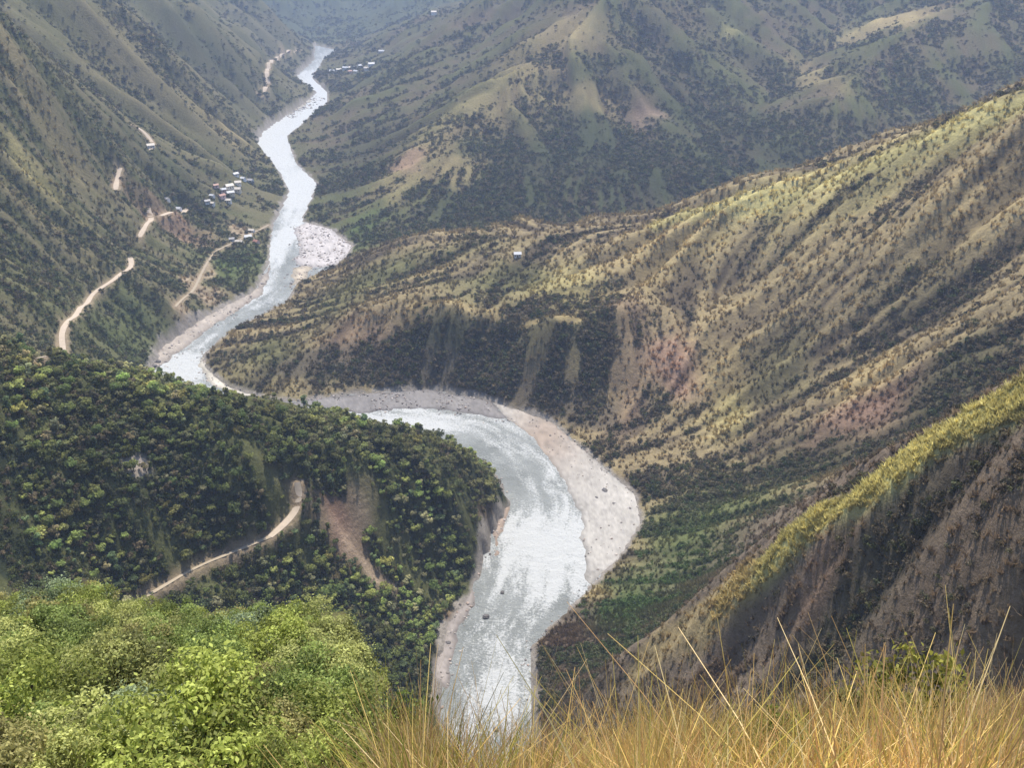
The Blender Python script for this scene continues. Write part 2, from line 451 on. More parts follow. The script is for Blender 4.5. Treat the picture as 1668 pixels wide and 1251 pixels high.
hf += face * (ST1 * 2.6 + 2.2 * bilin(ST0, LX0, LY0, LS, FX, FY))
hf += smooth01(3, 30, hf) * fbm(FX, FY, 90, 4, 5) * 4.0 * (1 - .8 * face) * (0.25 + .75 * smooth01(230, 420, FY))
NZW = smooth01(900, 2500, FY)
hf += NZW * smooth01(5, 60, hf) * fbm(FX, FY, 260, 5, 9) * 14
sd = poly_sdf(RIV, FX, FY)
inside = sd < 0
hf = np.where(inside, np.minimum(hf, -0.6 + np.maximum(sd, -12) * 0.15), np.maximum(hf, np.minimum(0.5 + np.abs(sd) * 0.22, 6)))
GRID = hf

def cam_hill(x, y):
    sl = np.interp(x / np.maximum(y, 1.0), [-0.6, -0.22, -0.12, 0.03, 0.16, 0.6], [1.02, 1.06, 1.15, 1.16, 1.12, 1.06])
    cw = smooth01(-0.30, -0.16, x / np.maximum(y, 1.0)) * smooth01(0.26, 0.12, x / np.maximum(y, 1.0))
    z = 318.3 - sl * np.maximum(y - 0.5, 0) - 0.0030 * np.maximum(y - 8, 0) ** 2 + 0.4 * np.maximum(-y, 0)
    z = z - cw * 0.022 * np.maximum(y - 6, 0) ** 2 * (y < 200)
    # a gentler shoulder on the left carries the bushes
    zl = 318.3 - np.interp(y, [-1e4, 0.5, 12, 38, 60, 400], [-4000, 0, 14.6, 33.5, 66, 640])
    zl = np.where(y < 0.5, z, zl)
    wl = smooth01(-0.17, -0.26, x / np.maximum(y, 1.0)) * (y > 0)
    z = z * (1 - wl) + zl * wl
    return z + 0.25 * fbm(x, y, 5.0, 3, 21) * smooth01(1.5, 8, y)
def height(x, y):
    h = cubic(GRID, GX0, GY0, FS, x, y)
    c = cam_hill(x, y)
    c = np.where((y < 320) & (np.abs(x) < 260), c, -50)
    c = np.where(y < 0, np.where(np.abs(x) < 400, c, h), c)
    h = np.maximum(h, c)
    w = smooth01(20, 120, np.hypot(x, y)) * smooth01(1.0, 8, h)
    return h + w * (0.55 * fbm(x, y, 11, 3, 31))
def H1(x, y): return float(height(np.array([float(x)]), np.array([float(y)]))[0])
def hit(u, v):
    d = ray(u, v); d = d / np.linalg.norm(d)
    t = np.geomspace(40, 7000, 5000)
    x, y, z = d[0] * t, d[1] * t, CAM_Z + d[2] * t
    k = np.argmax(z < height(x, y))
    return float(x[k]), float(y[k]), float(z[k]), float(t[k])

# ------------------------------------------------------------------ dirt roads (found on the slopes, then cut into them)
ROADS_PX = [
    ('valley road', 4.2, [(62, 584), (98, 542), (128, 508), (146, 478), (180, 458), (208, 440), (219, 428), (212, 419)]),
    ('bend', 5.0, [(228, 388), (238, 368), (248, 348), (241, 339)]),
    ('stub', 5.0, [(189, 310), (191, 292), (196, 275)]),
    ('switchback', 4.5, [(212, 200), (232, 210), (238, 218), (250, 232), (246, 245)]),
    ('far road', 8.0, [(420, 152), (432, 145), (437, 130), (434, 118), (442, 102), (455, 90), (470, 84), (490, 80)]),
    ('forest track', 1.8, [(222, 982), (262, 958), (330, 917), (400, 893), (440, 876)]),
    ('spur road', 3.6, [(440, 876), (452, 868), (488, 838), (507, 815), (500, 798), (484, 788)]),
    ('yard track', 6.0, [(262, 352), (280, 345), (304, 340)]),
    ('field track', 2.6, [(286, 500), (318, 470), (336, 430), (352, 408), (400, 385), (438, 366)]),
]
ROADS = []
for nm, wd, px in ROADS_PX:
    q = [hit(*p)[:3] for p in px]
    q = densify(q, 4.0)
    a = np.array(q)
    a[:, 2] = height(a[:, 0], a[:, 1])
    for _ in range(12):
        a[1:-1] = (a[:-2] + 2 * a[1:-1] + a[2:]) / 4
    ROADS.append((nm, wd, a))
_h0 = height
def height(x, y, _h=_h0):
    h = _h(x, y)
    for nm, wd, a in ROADS:
        lo, hi = a.min(0) - 20, a.max(0) + 20
        m = (x > lo[0]) & (x < hi[0]) & (y > lo[1]) & (y < hi[1])
        if not np.any(m): continue
        d, z = line_dist(a[::2] if len(a) > 8 else a, x[m], y[m])
        w = 1 - smooth01(wd * 0.75, wd * 1.9, d)
        h[m] = h[m] * (1 - w) + (z - 0.1) * w
    return h
def road_near(x, y):
    best = np.full(np.shape(x), 1e9)
    for nm, wd, a in ROADS:
        lo, hi = a.min(0) - 40, a.max(0) + 40
        m = (x > lo[0]) & (x < hi[0]) & (y > lo[1]) & (y < hi[1])
        if np.any(m):
            d, _ = line_dist(a[::3] if len(a) > 12 else a, x[m], y[m])
            best[m] = np.minimum(best[m], d - wd / 2)
    return best

# ------------------------------------------------------------------ land cover: soil / grass colours and shrub density
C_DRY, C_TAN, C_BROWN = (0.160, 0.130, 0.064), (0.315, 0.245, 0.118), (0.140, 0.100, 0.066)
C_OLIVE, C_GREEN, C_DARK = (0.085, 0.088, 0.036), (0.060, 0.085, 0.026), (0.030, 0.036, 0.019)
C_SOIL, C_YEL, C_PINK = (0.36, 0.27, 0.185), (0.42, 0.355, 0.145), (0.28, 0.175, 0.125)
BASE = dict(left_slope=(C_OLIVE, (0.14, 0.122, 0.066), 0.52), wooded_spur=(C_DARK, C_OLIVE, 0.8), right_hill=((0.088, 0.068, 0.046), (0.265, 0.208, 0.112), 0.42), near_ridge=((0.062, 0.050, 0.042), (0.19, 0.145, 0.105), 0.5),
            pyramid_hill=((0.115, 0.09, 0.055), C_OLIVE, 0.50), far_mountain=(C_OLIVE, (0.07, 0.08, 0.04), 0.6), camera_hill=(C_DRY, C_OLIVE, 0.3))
# u, v, radius across, radius up-down (photograph pixels), colour, strength, shrub density target
PATCH = [
    (1560, 215, 160, 26, C_YEL, .75, .05), (1400, 275, 110, 20, C_YEL, .8, .05), (1250, 322, 110, 22, C_YEL, .8, .1), (1120, 375, 70, 30, C_TAN, .9, .1), (1060, 440, 60, 45, C_TAN, .7, .12),
    (1640, 330, 120, 90, C_TAN, .5, .15), (1300, 430, 120, 60, C_TAN, .35, .2), (1180, 610, 60, 70, C_TAN, .6, .15), (1100, 590, 40, 50, C_PINK, .8, .12), (1190, 680, 40, 40, C_YEL, .6, .1),
    (1400, 670, 60, 40, C_PINK, .85, .12), (1410, 610, 40, 20, C_TAN, .8, .1), (1500, 480, 60, 60, C_DARK, .4, .75), (1530, 600, 60, 40, C_DARK, .6, .8), (1560, 660, 80, 26, C_DARK, .7, .9),
    (1330, 760, 70, 30, C_DARK, .7, .9), (1180, 830, 80, 50, C_GREEN, .7, .9), (1100, 880, 60, 60, C_GREEN, .7, .9), (1020, 985, 50, 50, C_GREEN, .9, .85), (1100, 980, 60, 50, C_GREEN, .5, .7),
    (960, 960, 26, 22, C_TAN, .7, .1), (910, 1060, 40, 50, C_BROWN, .8, .25), (1280, 600, 50, 60, C_OLIVE, .5, .4), (1010, 590, 40, 110, C_PINK, .35, .35),
    (920, 470, 60, 40, C_YEL, .55, .15), (840, 455, 70, 24, C_OLIVE, .6, .4), (930, 522, 60, 9, C_TAN, .8, .05), (780, 470, 90, 30, C_OLIVE, .5, .45), (640, 455, 50, 20, C_GREEN, .5, .5),
    (560, 480, 60, 30, C_OLIVE, .7, .35), (430, 580, 70, 30, C_OLIVE, .8, .35), (680, 530, 14, 34, C_TAN, .7, .0), (590, 560, 60, 40, C_PINK, .4, .4),
    (820, 590, 130, 60, C_DARK, .7, .85), (960, 580, 60, 60, C_DARK, .7, .8), (700, 590, 100, 40, C_DARK, .7, .85), (790, 590, 12, 20, C_TAN, .6, .0), (560, 610, 100, 20, C_DARK, .6, .85),
    (720, 410, 120, 18, C_OLIVE, .5, .35), (800, 330, 150, 40, C_DARK, .7, .9), (920, 240, 130, 60, C_DARK, .6, .8), (1040, 270, 110, 50, C_DARK, .6, .85), (1130, 190, 70, 60, C_DARK, .45, .7), (600, 375, 30, 24, C_GREEN, .8, .3), (650, 330, 40, 26, C_OLIVE, .7, .3),  # C_DARK here: pyramid hill's shaded right side painted in, with dense shrubs
    (540, 340, 50, 26, C_OLIVE, .6, .35), (650, 290, 40, 36, C_TAN, .4, .3), (705, 240, 46, 36, C_TAN, .4, .3), (775, 180, 46, 40, C_TAN, .4, .3), (850, 110, 50, 44, C_TAN, .4, .3), (910, 70, 50, 36, C_TAN, .4, .3), (960, 150, 70, 26, C_TAN, .4, .25),
    (1050, 190, 24, 24, (0.23, 0.165, 0.115), .8, .05), (990, 60, 60, 30, C_DRY, .4, .4), (930, 40, 40, 20, C_TAN, .35, .3), (660, 265, 30, 16, C_PINK, .6, .1), (740, 275, 40, 20, C_TAN, .5, .1),
    (600, 240, 60, 40, C_DARK, .5, .7), (560, 300, 40, 20, C_DARK, .5, .75), (1200, 80, 40, 60, C_OLIVE, .6, .4), (1190, 60, 20, 14, C_YEL, .5, .1), (1450, 30, 60, 14, C_TAN, .8, .05), (1320, 120, 20, 30, C_TAN, .5, .1),
    (1230, 210, 50, 50, C_DARK, .5, .75), (1500, 235, 160, 16, C_DARK, .5, .8), (1300, 270, 140, 16, C_DARK, .5, .85), (1100, 320, 140, 16, C_DARK, .5, .85),
    (60, 290, 50, 16, C_YEL, .5, .1), (60, 180, 60, 30, C_TAN, .35, .15), (250, 110, 120, 60, C_DRY, .4, .2), (340, 120, 50, 30, C_DARK, .4, .75), (380, 230, 40, 14, C_TAN, .5, .15),
    (270, 260, 60, 24, C_DARK, .5, .8), (340, 320, 70, 14, C_GREEN, .3, .5), (100, 380, 120, 30, C_DARK, .3, .6), (280, 365, 60, 20, C_PINK, .6, .2), (60, 350, 50, 12, C_TAN, .4, .1),
    (190, 545, 60, 40, C_GREEN, .6, .6), (230, 510, 50, 30, C_GREEN, .5, .6), (385, 430, 50, 30, C_GREEN, .85, .45), (335, 480, 30, 14, C_SOIL, .7, .05), (400, 375, 26, 8, C_SOIL, .7, .0),
    (300, 505, 30, 10, C_SOIL, .6, .05), (330, 450, 10, 30, C_SOIL, .6, .1),
    (200, 600, 200, 14, C_OLIVE, .6, .6), (210, 757, 13, 26, (0.52, 0.44, 0.37), 1.0, -.4), (550, 860, 32, 44, C_PINK, 1.0, -.3), (578, 850, 16, 40, C_SOIL, .7, -.2), (630, 945, 26, 16, C_SOIL, .8, -.1), (600, 915, 24, 12, C_SOIL, .9, -.2), (560, 885, 14, 26, C_SOIL, .6, -.2),
    (490, 812, 40, 20, C_SOIL, .6, .1), (440, 780, 60, 30, C_OLIVE, .6, .5), (800, 850, 24, 30, C_BROWN, .8, .3), (740, 1000, 24, 20, C_PINK, .7, .1), (690, 1030, 30, 40, C_BROWN, .5, .3),
    (300, 930, 70, 14, C_OLIVE, .6, .3),
    (1240, 930, 36, 22, C_TAN, .9, .1), (1190, 965, 30, 20, C_TAN, .8, .15),
    (1330, 970, 26, 40, C_PINK, .7, .2), (1600, 900, 100, 100, C_BROWN, .5, .35), (1400, 980, 100, 90, C_DARK, .5, .75), (1380, 880, 60, 40, C_BROWN, .8, .4),
    
]
CG = 8.0
cgx, cgy = np.meshgrid(np.arange(GX0, GX1 + .1, CG), np.arange(GY0, GY1 + .1, CG))
def region_weights():
    sx, sy = np.meshgrid(np.arange(GX0, GX1 + 32.1, 32), np.arange(GY0, GY1 + 32.1, 32))
    out = np.zeros(sx.shape + (len(REG),), np.float32)
    xf, yf = sx.ravel(), sy.ravel(); res = out.reshape(-1, len(REG))
    for i in range(0, xf.size, 8000):
        d2 = (xf[i:i + 8000, None] - cp[None, :, 0]) ** 2 + (yf[i:i + 8000, None] - cp[None, :, 1]) ** 2
        sof = 12.0 + 0.02 * np.abs(yf[i:i + 8000, None])
        w = 1 / (d2 + sof ** 2) ** 2.2
        for r in range(len(REG)): res[i:i + 8000, r] = w[:, cr == r].sum(1)
    res /= res.sum(1, keepdims=True)
    return out
RW = region_weights()
def regions(x, y): return bilin(RW, GX0, GY0, 32.0, x, y)
PW = []
for (u, v, ru, rv, col, st, den) in PATCH:
    X, Y, Z, T = hit(u, v)
    ap = hit(u, v - rv)[:2]; bp = hit(u, v + rv)[:2]
    rx = ru * T / FPX
    ry = min(max(abs(ap[1] - bp[1]) / 2, rv * T / FPX * 0.8), rv * T / FPX * 4.0)
    PW.append((X, Y, rx, ry, col, st, den))
def band(pts): return [P(*p) for p in pts]
BANDS = [(band([(1850, 570, 144), (1668, 665, 164), (1560, 725, 175), (1450, 788, 185), (1380, 830, 193), (1300, 874, 202), (1240, 935, 210), (1190, 978, 216)]), 5.2, (0.42, 0.385, 0.165), 1.0, -.3),
         (band([(1190, 978, 216), (1120, 1030, 228), (1050, 1080, 240)]), 8, C_TAN, .7, .05),
         (band([(1900, 60, 560), (1668, 165, 620), (1530, 215, 650), (1400, 265, 680), (1270, 305, 705), (1150, 340, 735), (1080, 375, 745)]), 13, (0.40, 0.35, 0.145), .8, -.05),
         (band([(680, 500, 655), (800, 515, 636), (880, 525, 620), (940, 525, 608)]), 6, C_TAN, .6, .0),
         (band([(480, 605, 612), (560, 590, 620), (700, 580, 598), (820, 595, 582), (920, 620, 558), (985, 665, 534)]), 17, (0.085, 0.07, 0.05), .8, .9)]
def cover(x, y, full=True):
    """ground colour and shrub density at world positions"""
    rw = regions(x, y)
    s1 = bilin(ST1, GX0, GY0, FS, x, y); s2 = bilin(ST2, GX0, GY0, FS, x, y)
    s0 = bilin(ST0, LX0, LY0, LS, x, y) * ((x > LX0) & (x < LX1) & (y > LY0) & (y < LY1))
    nl = fbm(x, y, 70, 4, 41); nm = fbm(x, y, 18, 3, 47)
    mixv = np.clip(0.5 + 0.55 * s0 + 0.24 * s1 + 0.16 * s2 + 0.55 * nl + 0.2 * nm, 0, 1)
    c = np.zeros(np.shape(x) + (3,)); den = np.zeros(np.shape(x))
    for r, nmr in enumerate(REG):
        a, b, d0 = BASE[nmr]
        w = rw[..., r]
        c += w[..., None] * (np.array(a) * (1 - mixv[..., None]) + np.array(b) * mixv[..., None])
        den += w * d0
    wx = x + 9 * fbm(x, y, 30, 3, 51) * np.clip(y / 400, .2, 3); wy = y + 14 * fbm(x, y, 34, 3, 57) * np.clip(y / 400, .2, 3)
    for (X, Y, rx, ry, col, st, d1) in PW:
        e = ((wx - X) / rx) ** 2 + ((wy - Y) / ry) ** 2
        m = e < 5
        if not np.any(m): continue
        w = st * np.exp(-(e[m] ** 1.5) * 0.8) 
        k = (0.72 + 0.55 * mixv[m])[..., None]
        c[m] = c[m] * (1 - w[..., None]) + np.array(col) * k * w[..., None]
        den[m] = den[m] * (1 - w) + d1 * w
    for pl, wd_, col, st, d1 in BANDS:
        arr = np.array(pl); lo, hi = arr.min(0) - 40, arr.max(0) + 40
        m = (x > lo[0]) & (x < hi[0]) & (y > lo[1]) & (y < hi[1])
        if not np.any(m): continue
        d_, _ = line_dist(pl, x[m], y[m])
        w = st * (1 - smooth01(wd_ * .55, wd_ * 1.25, d_ + wd_ * .5 * fbm(x[m], y[m], 16, 3, 171)))
        c[m] = c[m] * (1 - w[..., None]) + np.array(col) * (0.78 + .4 * mixv[m])[..., None] * w[..., None]
        den[m] = den[m] * (1 - w) + d1 * w
    amp = np.clip(den * 2.6 - .1, 0, 1)
    den = np.clip(den + amp * (-0.24 * s0 - 0.12 * s1 - 0.14 * s2 + 0.35 * nl + 0.15 * nm + 0.25 * fbm(x, y, 9 * np.clip(y / 300, .6, 4), 2, 49)), 0, 1)
    return c, den

# ------------------------------------------------------------------ terrain mesh: one radial sheet, split into named landforms
th = np.radians(np.concatenate([np.linspace(-180, -40, 30)[:-1], np.linspace(-40, -34, 16)[:-1], np.linspace(-34, 34, 700), np.linspace(34, 40, 16)[1:], np.linspace(40, 180, 30)[1:]]))
rr = np.concatenate([np.geomspace(0.6, 120, 110)[:-1], np.geomspace(120, 1500, 460)[:-1], np.geomspace(1500, 6500, 130)])
TH, RR = np.meshgrid(th, rr)
TX, TY = RR * np.sin(TH), RR * np.cos(TH)
TZ = height(TX.copy(), TY.copy())
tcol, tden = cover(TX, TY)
rd = road_near(TX, TY)
wroad = (1 - smooth01(0.5, 3.6, rd + 1.5 * fbm(TX, TY, 6, 2, 61)))[..., None] * 0.7
tcol = tcol * (1 - wroad) + np.array(C_SOIL) * 0.85 * wroad
tsd = poly_sdf(RIV, TX, TY)
wb = (1 - smooth01(0.3, 4.0, tsd + 3.5 * fbm(TX, TY, 9, 2, 63)))[..., None] * (tsd < 40)[..., None]
tcol = tcol * (1 - wb) + np.array((0.25, 0.222, 0.19)) * wb
nr, nt_ = TX.shape
idx = np.arange(nr * nt_).reshape(nr, nt_)
quads = np.stack([idx[:-1, :-1], idx[:-1, 1:], idx[1:, 1:], idx[1:, :-1]], -1)[:, :, ::-1].reshape(-1, 4)
V = np.stack([TX, TY, TZ], -1).reshape(-1, 3); CC = tcol.reshape(-1, 3)
fcx, fcy = TX[:-1, :-1].ravel(), TY[:-1, :-1].ravel()
freg = regions(fcx, fcy).argmax(1)
camz = cam_hill(fcx, fcy)
near_cam = (np.abs(TZ[:-1, :-1].ravel() - camz) < 1.5) & (np.hypot(fcx, fcy) < 330)
freg[near_cam | (np.hypot(fcx, fcy) < 60)] = REG.index('camera_hill')
for r, nm in enumerate(REG):
    q = quads[freg == r]
    if not len(q): continue
    used, inv = np.unique(q, return_inverse=True)
    me = new_mesh(nm, V[used], inv.reshape(-1, 4))
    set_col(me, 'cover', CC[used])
    tag(add_obj(nm, me, MAT['ground']), kind='structure')

def sheet(name, mask, z, mat, cols=None, attrs=None):
    """a sheet on the same radial lattice where mask holds"""
    cell = mask[:-1, :-1] | mask[1:, :-1] | mask[:-1, 1:] | mask[1:, 1:]
    q = quads[cell.ravel()]
    used, inv = np.unique(q, return_inverse=True)
    v = np.stack([TX, TY, z], -1).reshape(-1, 3)[used]
    me = new_mesh(name, v, inv.reshape(-1, 4))
    if cols is not None: set_col(me, 'cover', cols.reshape(-1, 3)[used])
    if attrs:
        for k, a in attrs.items():
            at = me.attributes.new(k, 'FLOAT', 'POINT'); at.data.foreach_set('value', a.ravel()[used].astype(np.float32))
    return add_obj(name, me, mat)

# river: white rapids, plus sun glitter painted in as whiter water at the bend
foam_glint = 0.36 + 0.14 * fbm(TX, TY, 40, 4, 71)
for (u, v, ru, rv, s) in [(890, 900, 90, 80, .30), (800, 1130, 60, 80, .22), (640, 690, 90, 14, .38), (480, 310, 50, 40, .45), (440, 240, 40, 50, .5), (520, 150, 60, 80, .55), (455, 400, 20, 50, .4),
                          (300, 600, 60, 30, .38), (430, 480, 40, 30, .12), (600, 655, 120, 14, .3)]:
    X, Y = W0(u, v); rx = ru * math.hypot(Y, CAM_Z) / FPX
    ry = abs(W0(u, v - rv)[1] - W0(u, v + rv)[1]) / 2
    foam_glint += s * np.exp(-((TX - X) / rx) ** 2 - ((TY - Y) / ry) ** 2)
lb = [W0(*p) for p in LEFT]; cum = [0.0]
for a, b in zip(lb[:-1], lb[1:]): cum.append(cum[-1] + math.dist(a, b))
mr = tsd < 6; along = np.zeros(TX.shape); off_ = np.zeros(TX.shape)
dd_, ss_ = line_dist([(a[0], a[1], c_) for a, c_ in zip(lb, cum)], TX[mr], TY[mr]); along[mr] = ss_; off_[mr] = dd_
foam_glint += np.where(mr, 0.20 * fbm(along / 7.0, off_, 6.0, 4, 221) + 0.12 * fbm(along / 2.5, off_, 2.4, 3, 223), 0)
foam_glint += 0.10 * (1 - smooth01(-14, -2, tsd))
wz = 0.12 * fbm(TX, TY, 6, 3, 73)
tag(sheet('river', tsd < 4.0, wz, MAT['river'], attrs={'foam_glint': foam_glint}), kind='structure')

BARS = [
    [(800, 652), (900, 686), (987, 762), (1040, 806), (1052, 850), (1015, 908), (962, 950), (950, 935), (952, 890), (945, 840), (925, 795), (895, 745), (860, 705), (820, 675)],
    [(415, 648), (480, 652), (560, 640), (700, 631), (800, 650), (850, 690), (800, 684), (740, 672), (660, 668), (590, 676), (520, 668), (450, 664)],
    [(255, 566), (330, 514), (415, 470), (440, 430), (442, 440), (425, 482), (340, 536), (285, 575), (262, 600), (240, 606)],
    [(482, 372), (500, 362), (541, 371), (580, 402), (560, 430), (505, 438), (480, 430), (486, 400)],
    [(478, 437), (508, 432), (500, 460), (470, 468)],
    [(700, 1100), (722, 1020), (770, 960), (774, 985), (745, 1030), (738, 1075), (728, 1120)],
    [(330, 580), (340, 600), (375, 628), (440, 650), (440, 660), (380, 645), (340, 622), (322, 595)],
    [(478, 172), (500, 158), (512, 162), (490, 176), (465, 190)],
    [(812, 900), (800, 870), (826, 815), (832, 826), (818, 856), (806, 905)],
]
BARC = [(0.36, 0.335, 0.30), (0.20, 0.185, 0.175), (0.33, 0.285, 0.24), (0.42, 0.385, 0.365), (0.40, 0.34, 0.26), (0.26, 0.228, 0.205), (0.46, 0.42, 0.35), (0.5, 0.46, 0.38), (0.36, 0.28, 0.22)]
for pts, c in zip(BARS, BARC):
    poly = np.array([W0(*p) for p in pts])
    k = float(np.mean(poly[:, 1])) / 450
    s = -poly_sdf(poly, TX, TY)
    sw = s + 2.2 * k * fbm(TX, TY, 14 * k, 3, 81)
    z = np.clip(sw * 0.10 / k, -0.7, 0.9) + 0.12 * fbm(TX, TY, 7, 3, 83)
    if c == BARC[1]: z -= 0.22
    n1 = fbm(TX, TY, 16, 4, 85)[..., None]; n2 = fbm(TX, TY, 3.5, 2, 87)[..., None]
    n3 = fbm(TX, TY, 1.3, 2, 88)[..., None]
    col = np.array(c) * np.clip(1 + 0.22 * n1 + 0.10 * n2 + 0.26 * n3, .35, 1.4)
    wet = (1 - smooth01(0.0, 0.35, z))[..., None]
    col = col * (1 - 0.35 * wet)
    if c == BARC[0]:
        bx, by = W0(885, 712); w = np.exp(-((TX - bx) / 26) ** 2 - ((TY - by) / 45) ** 2)[..., None]
        col = col * (1 - .8 * w) + np.array((0.27, 0.205, 0.155)) * w * .8 * (1 + 0.4 * n2)
    tag(sheet('gravel_bar', s > -2.5 * k, z, MAT['gravel'], cols=col), kind='structure')

# ------------------------------------------------------------------ roads
def ribbon(a, wd):
    t = np.gradient(a[:, :2], axis=0); t /= np.linalg.norm(t, axis=1, keepdims=True) + 1e-9
    nrm = np.stack([-t[:, 1], t[:, 0]], 1)
    w = wd * 0.5 * (1 + 0.28 * fbm(np.arange(len(a)) * 4.0, a[:, 0] * 0, 14, 3, 91))
    v = []
    for k in (-1, -.5, 0, .5, 1):
        xy = a[:, :2] + nrm * (w * k)[:, None]
        v.append(np.c_[xy, a[:, 2] + 0.18 + 0.05 * (1 - k * k)])
    v = np.stack(v, 1); m = len(a)
    i = np.arange(m * 5).reshape(m, 5)
    f = np.stack([i[:-1, :-1], i[:-1, 1:], i[1:, 1:], i[1:, :-1]], -1).reshape(-1, 4)
    return v.reshape(-1, 3), f
for nm, wd, a in ROADS:
    v, f = ribbon(a, wd)
    tag(add_obj('dirt_track' if 'track' in nm else 'dirt_road', new_mesh('dirt_road', v, f), MAT['path'] if 'track' in nm and 'yard' not in nm else MAT['road']), kind='structure')

# ------------------------------------------------------------------ plants: leaf clusters
def leaf_cloud(centres, radii, n_leaf, size, seed, squash=0.8, droop=0.3, stray=0.0):
    r = np.random.default_rng(seed)
    cs = np.array(centres); rd_ = np.array(radii)
    pick = r.choice(len(cs), n_leaf, p=rd_ ** 2 / (rd_ ** 2).sum())
    d = r.standard_normal((n_leaf, 3)); d /= np.linalg.norm(d, axis=1, keepdims=True)
    d[:, 2] = np.where(d[:, 2] < -0.5, -d[:, 2], d[:, 2])
    rad = rd_[pick] * (0.62 + 0.45 * r.random(n_leaf) ** 0.6)
    rad = rad * np.where(r.random(n_leaf) < stray, 1 + .9 * r.random(n_leaf), 1)
    p = cs[pick] + d * rad[:, None] * np.array([1, 1, squash])
    nrm = d + 0.75 * r.standard_normal((n_leaf, 3)) + np.array([0, 0, droop]); nrm /= np.linalg.norm(nrm, axis=1, keepdims=True)
    a = np.cross(nrm, r.standard_normal((n_leaf, 3))); a /= np.linalg.norm(a, axis=1, keepdims=True)
    b = np.cross(nrm, a)
    s = size * (0.6 + 0.8 * r.random(n_leaf))[:, None]
    v = np.stack([p - a * s, p + b * s * .55 + nrm * s * .15, p + a * s, p - b * s * .55 + nrm * s * .15], 1).reshape(-1, 3)
    f = np.arange(4 * n_leaf).reshape(-1, 4)
    shade = np.repeat(np.clip((0.45 + 0.9 * r.random(len(cs)))[pick] * (0.65 + 0.7 * r.random(n_leaf)), .25, 1.7), 4)
    return v, f, shade
def leaf_mesh(name, v, f, shade, mat):
    me = new_mesh(name, v, f, smooth=False)
    at = me.attributes.new('shade', 'FLOAT', 'POINT'); at.data.foreach_set('value', shade.astype(np.float32))
    me.materials.append(mat)
    return me
def tube_mesh(name, segs, sides=6):
    """tapered limbs: segs = [(p0, p1, r0, r1)]"""
    v, f = [], []
    for p0, p1, r0, r1 in segs:
        p0, p1 = np.array(p0, float), np.array(p1, float)
        d = p1 - p0; d /= np.linalg.norm(d)
        a = np.cross(d, [0.3, 0.9, 0.2]); a /= np.linalg.norm(a); b = np.cross(d, a)
        o = len(v)
        for p, r in ((p0, r0), (p1, r1)):
            for k in range(sides):
                t = 2 * math.pi * k / sides
                v.append(p + (a * math.cos(t) + b * math.sin(t)) * r)
        for k in range(sides):
            f.append((o + k, o + (k + 1) % sides, o + sides + (k + 1) % sides, o + sides + k))
    return new_mesh(name, v, f)
def crown_centres(kind, r):
    c, rd_ = [], []
    if kind == 'round':
        for k in range(13):
            t = r.random() * 6.28; q = 1.9 * math.sqrt(r.random()); c.append((q * math.cos(t), q * math.sin(t), 3.6 + 1.9 * r.random() - 0.25 * q)); rd_.append(0.8 + 0.7 * r.random())
    elif kind == 'tall':
        for k in range(12):
            t = r.random() * 6.28; h = 2.4 + 4.6 * r.random(); q = (1.3 - 0.12 * h) * r.random() + .2; c.append((q * math.cos(t), q * math.sin(t), h)); rd_.append(0.7 + 0.5 * r.random())
    elif kind == 'spreading':
        for k in range(14):
            t = r.random() * 6.28; q = 2.9 * math.sqrt(r.random()); c.append((q * math.cos(t), q * math.sin(t), 2.9 + 0.9 * r.random())); rd_.append(0.7 + 0.6 * r.random())
    else:  # thin
        for k in range(9):
            t = r.random() * 6.28; q = 1.9 * math.sqrt(r.random()); c.append((q * math.cos(t), q * math.sin(t), 2.4 + 3.0 * r.random())); rd_.append(0.45 + 0.5 * r.random())
    return c, rd_
def tree_meshes(kind, seed, mat, leaves=520, size=0.42):
    r = np.random.default_rng(seed)
    c, rd_ = crown_centres(kind, r)
    cr_ = leaf_mesh('crown', *leaf_cloud(c, rd_, leaves if kind != 'thin' else int(leaves * .55), size, seed), mat)
    top = max(q[2] for q in c)
    segs = [((0, 0, -1.2), (0.1, 0.05, top * .45), .2, .15), ((0.1, 0.05, top * .45), (0.0, 0.1, top * .85), .15, .06)]
    for q in c[:6]: segs.append(((0.08, 0.05, top * .4), q, .09, .03))
    tr = tube_mesh('trunk', segs, 5); tr.materials.append(MAT['bark'])
    return tr, cr_

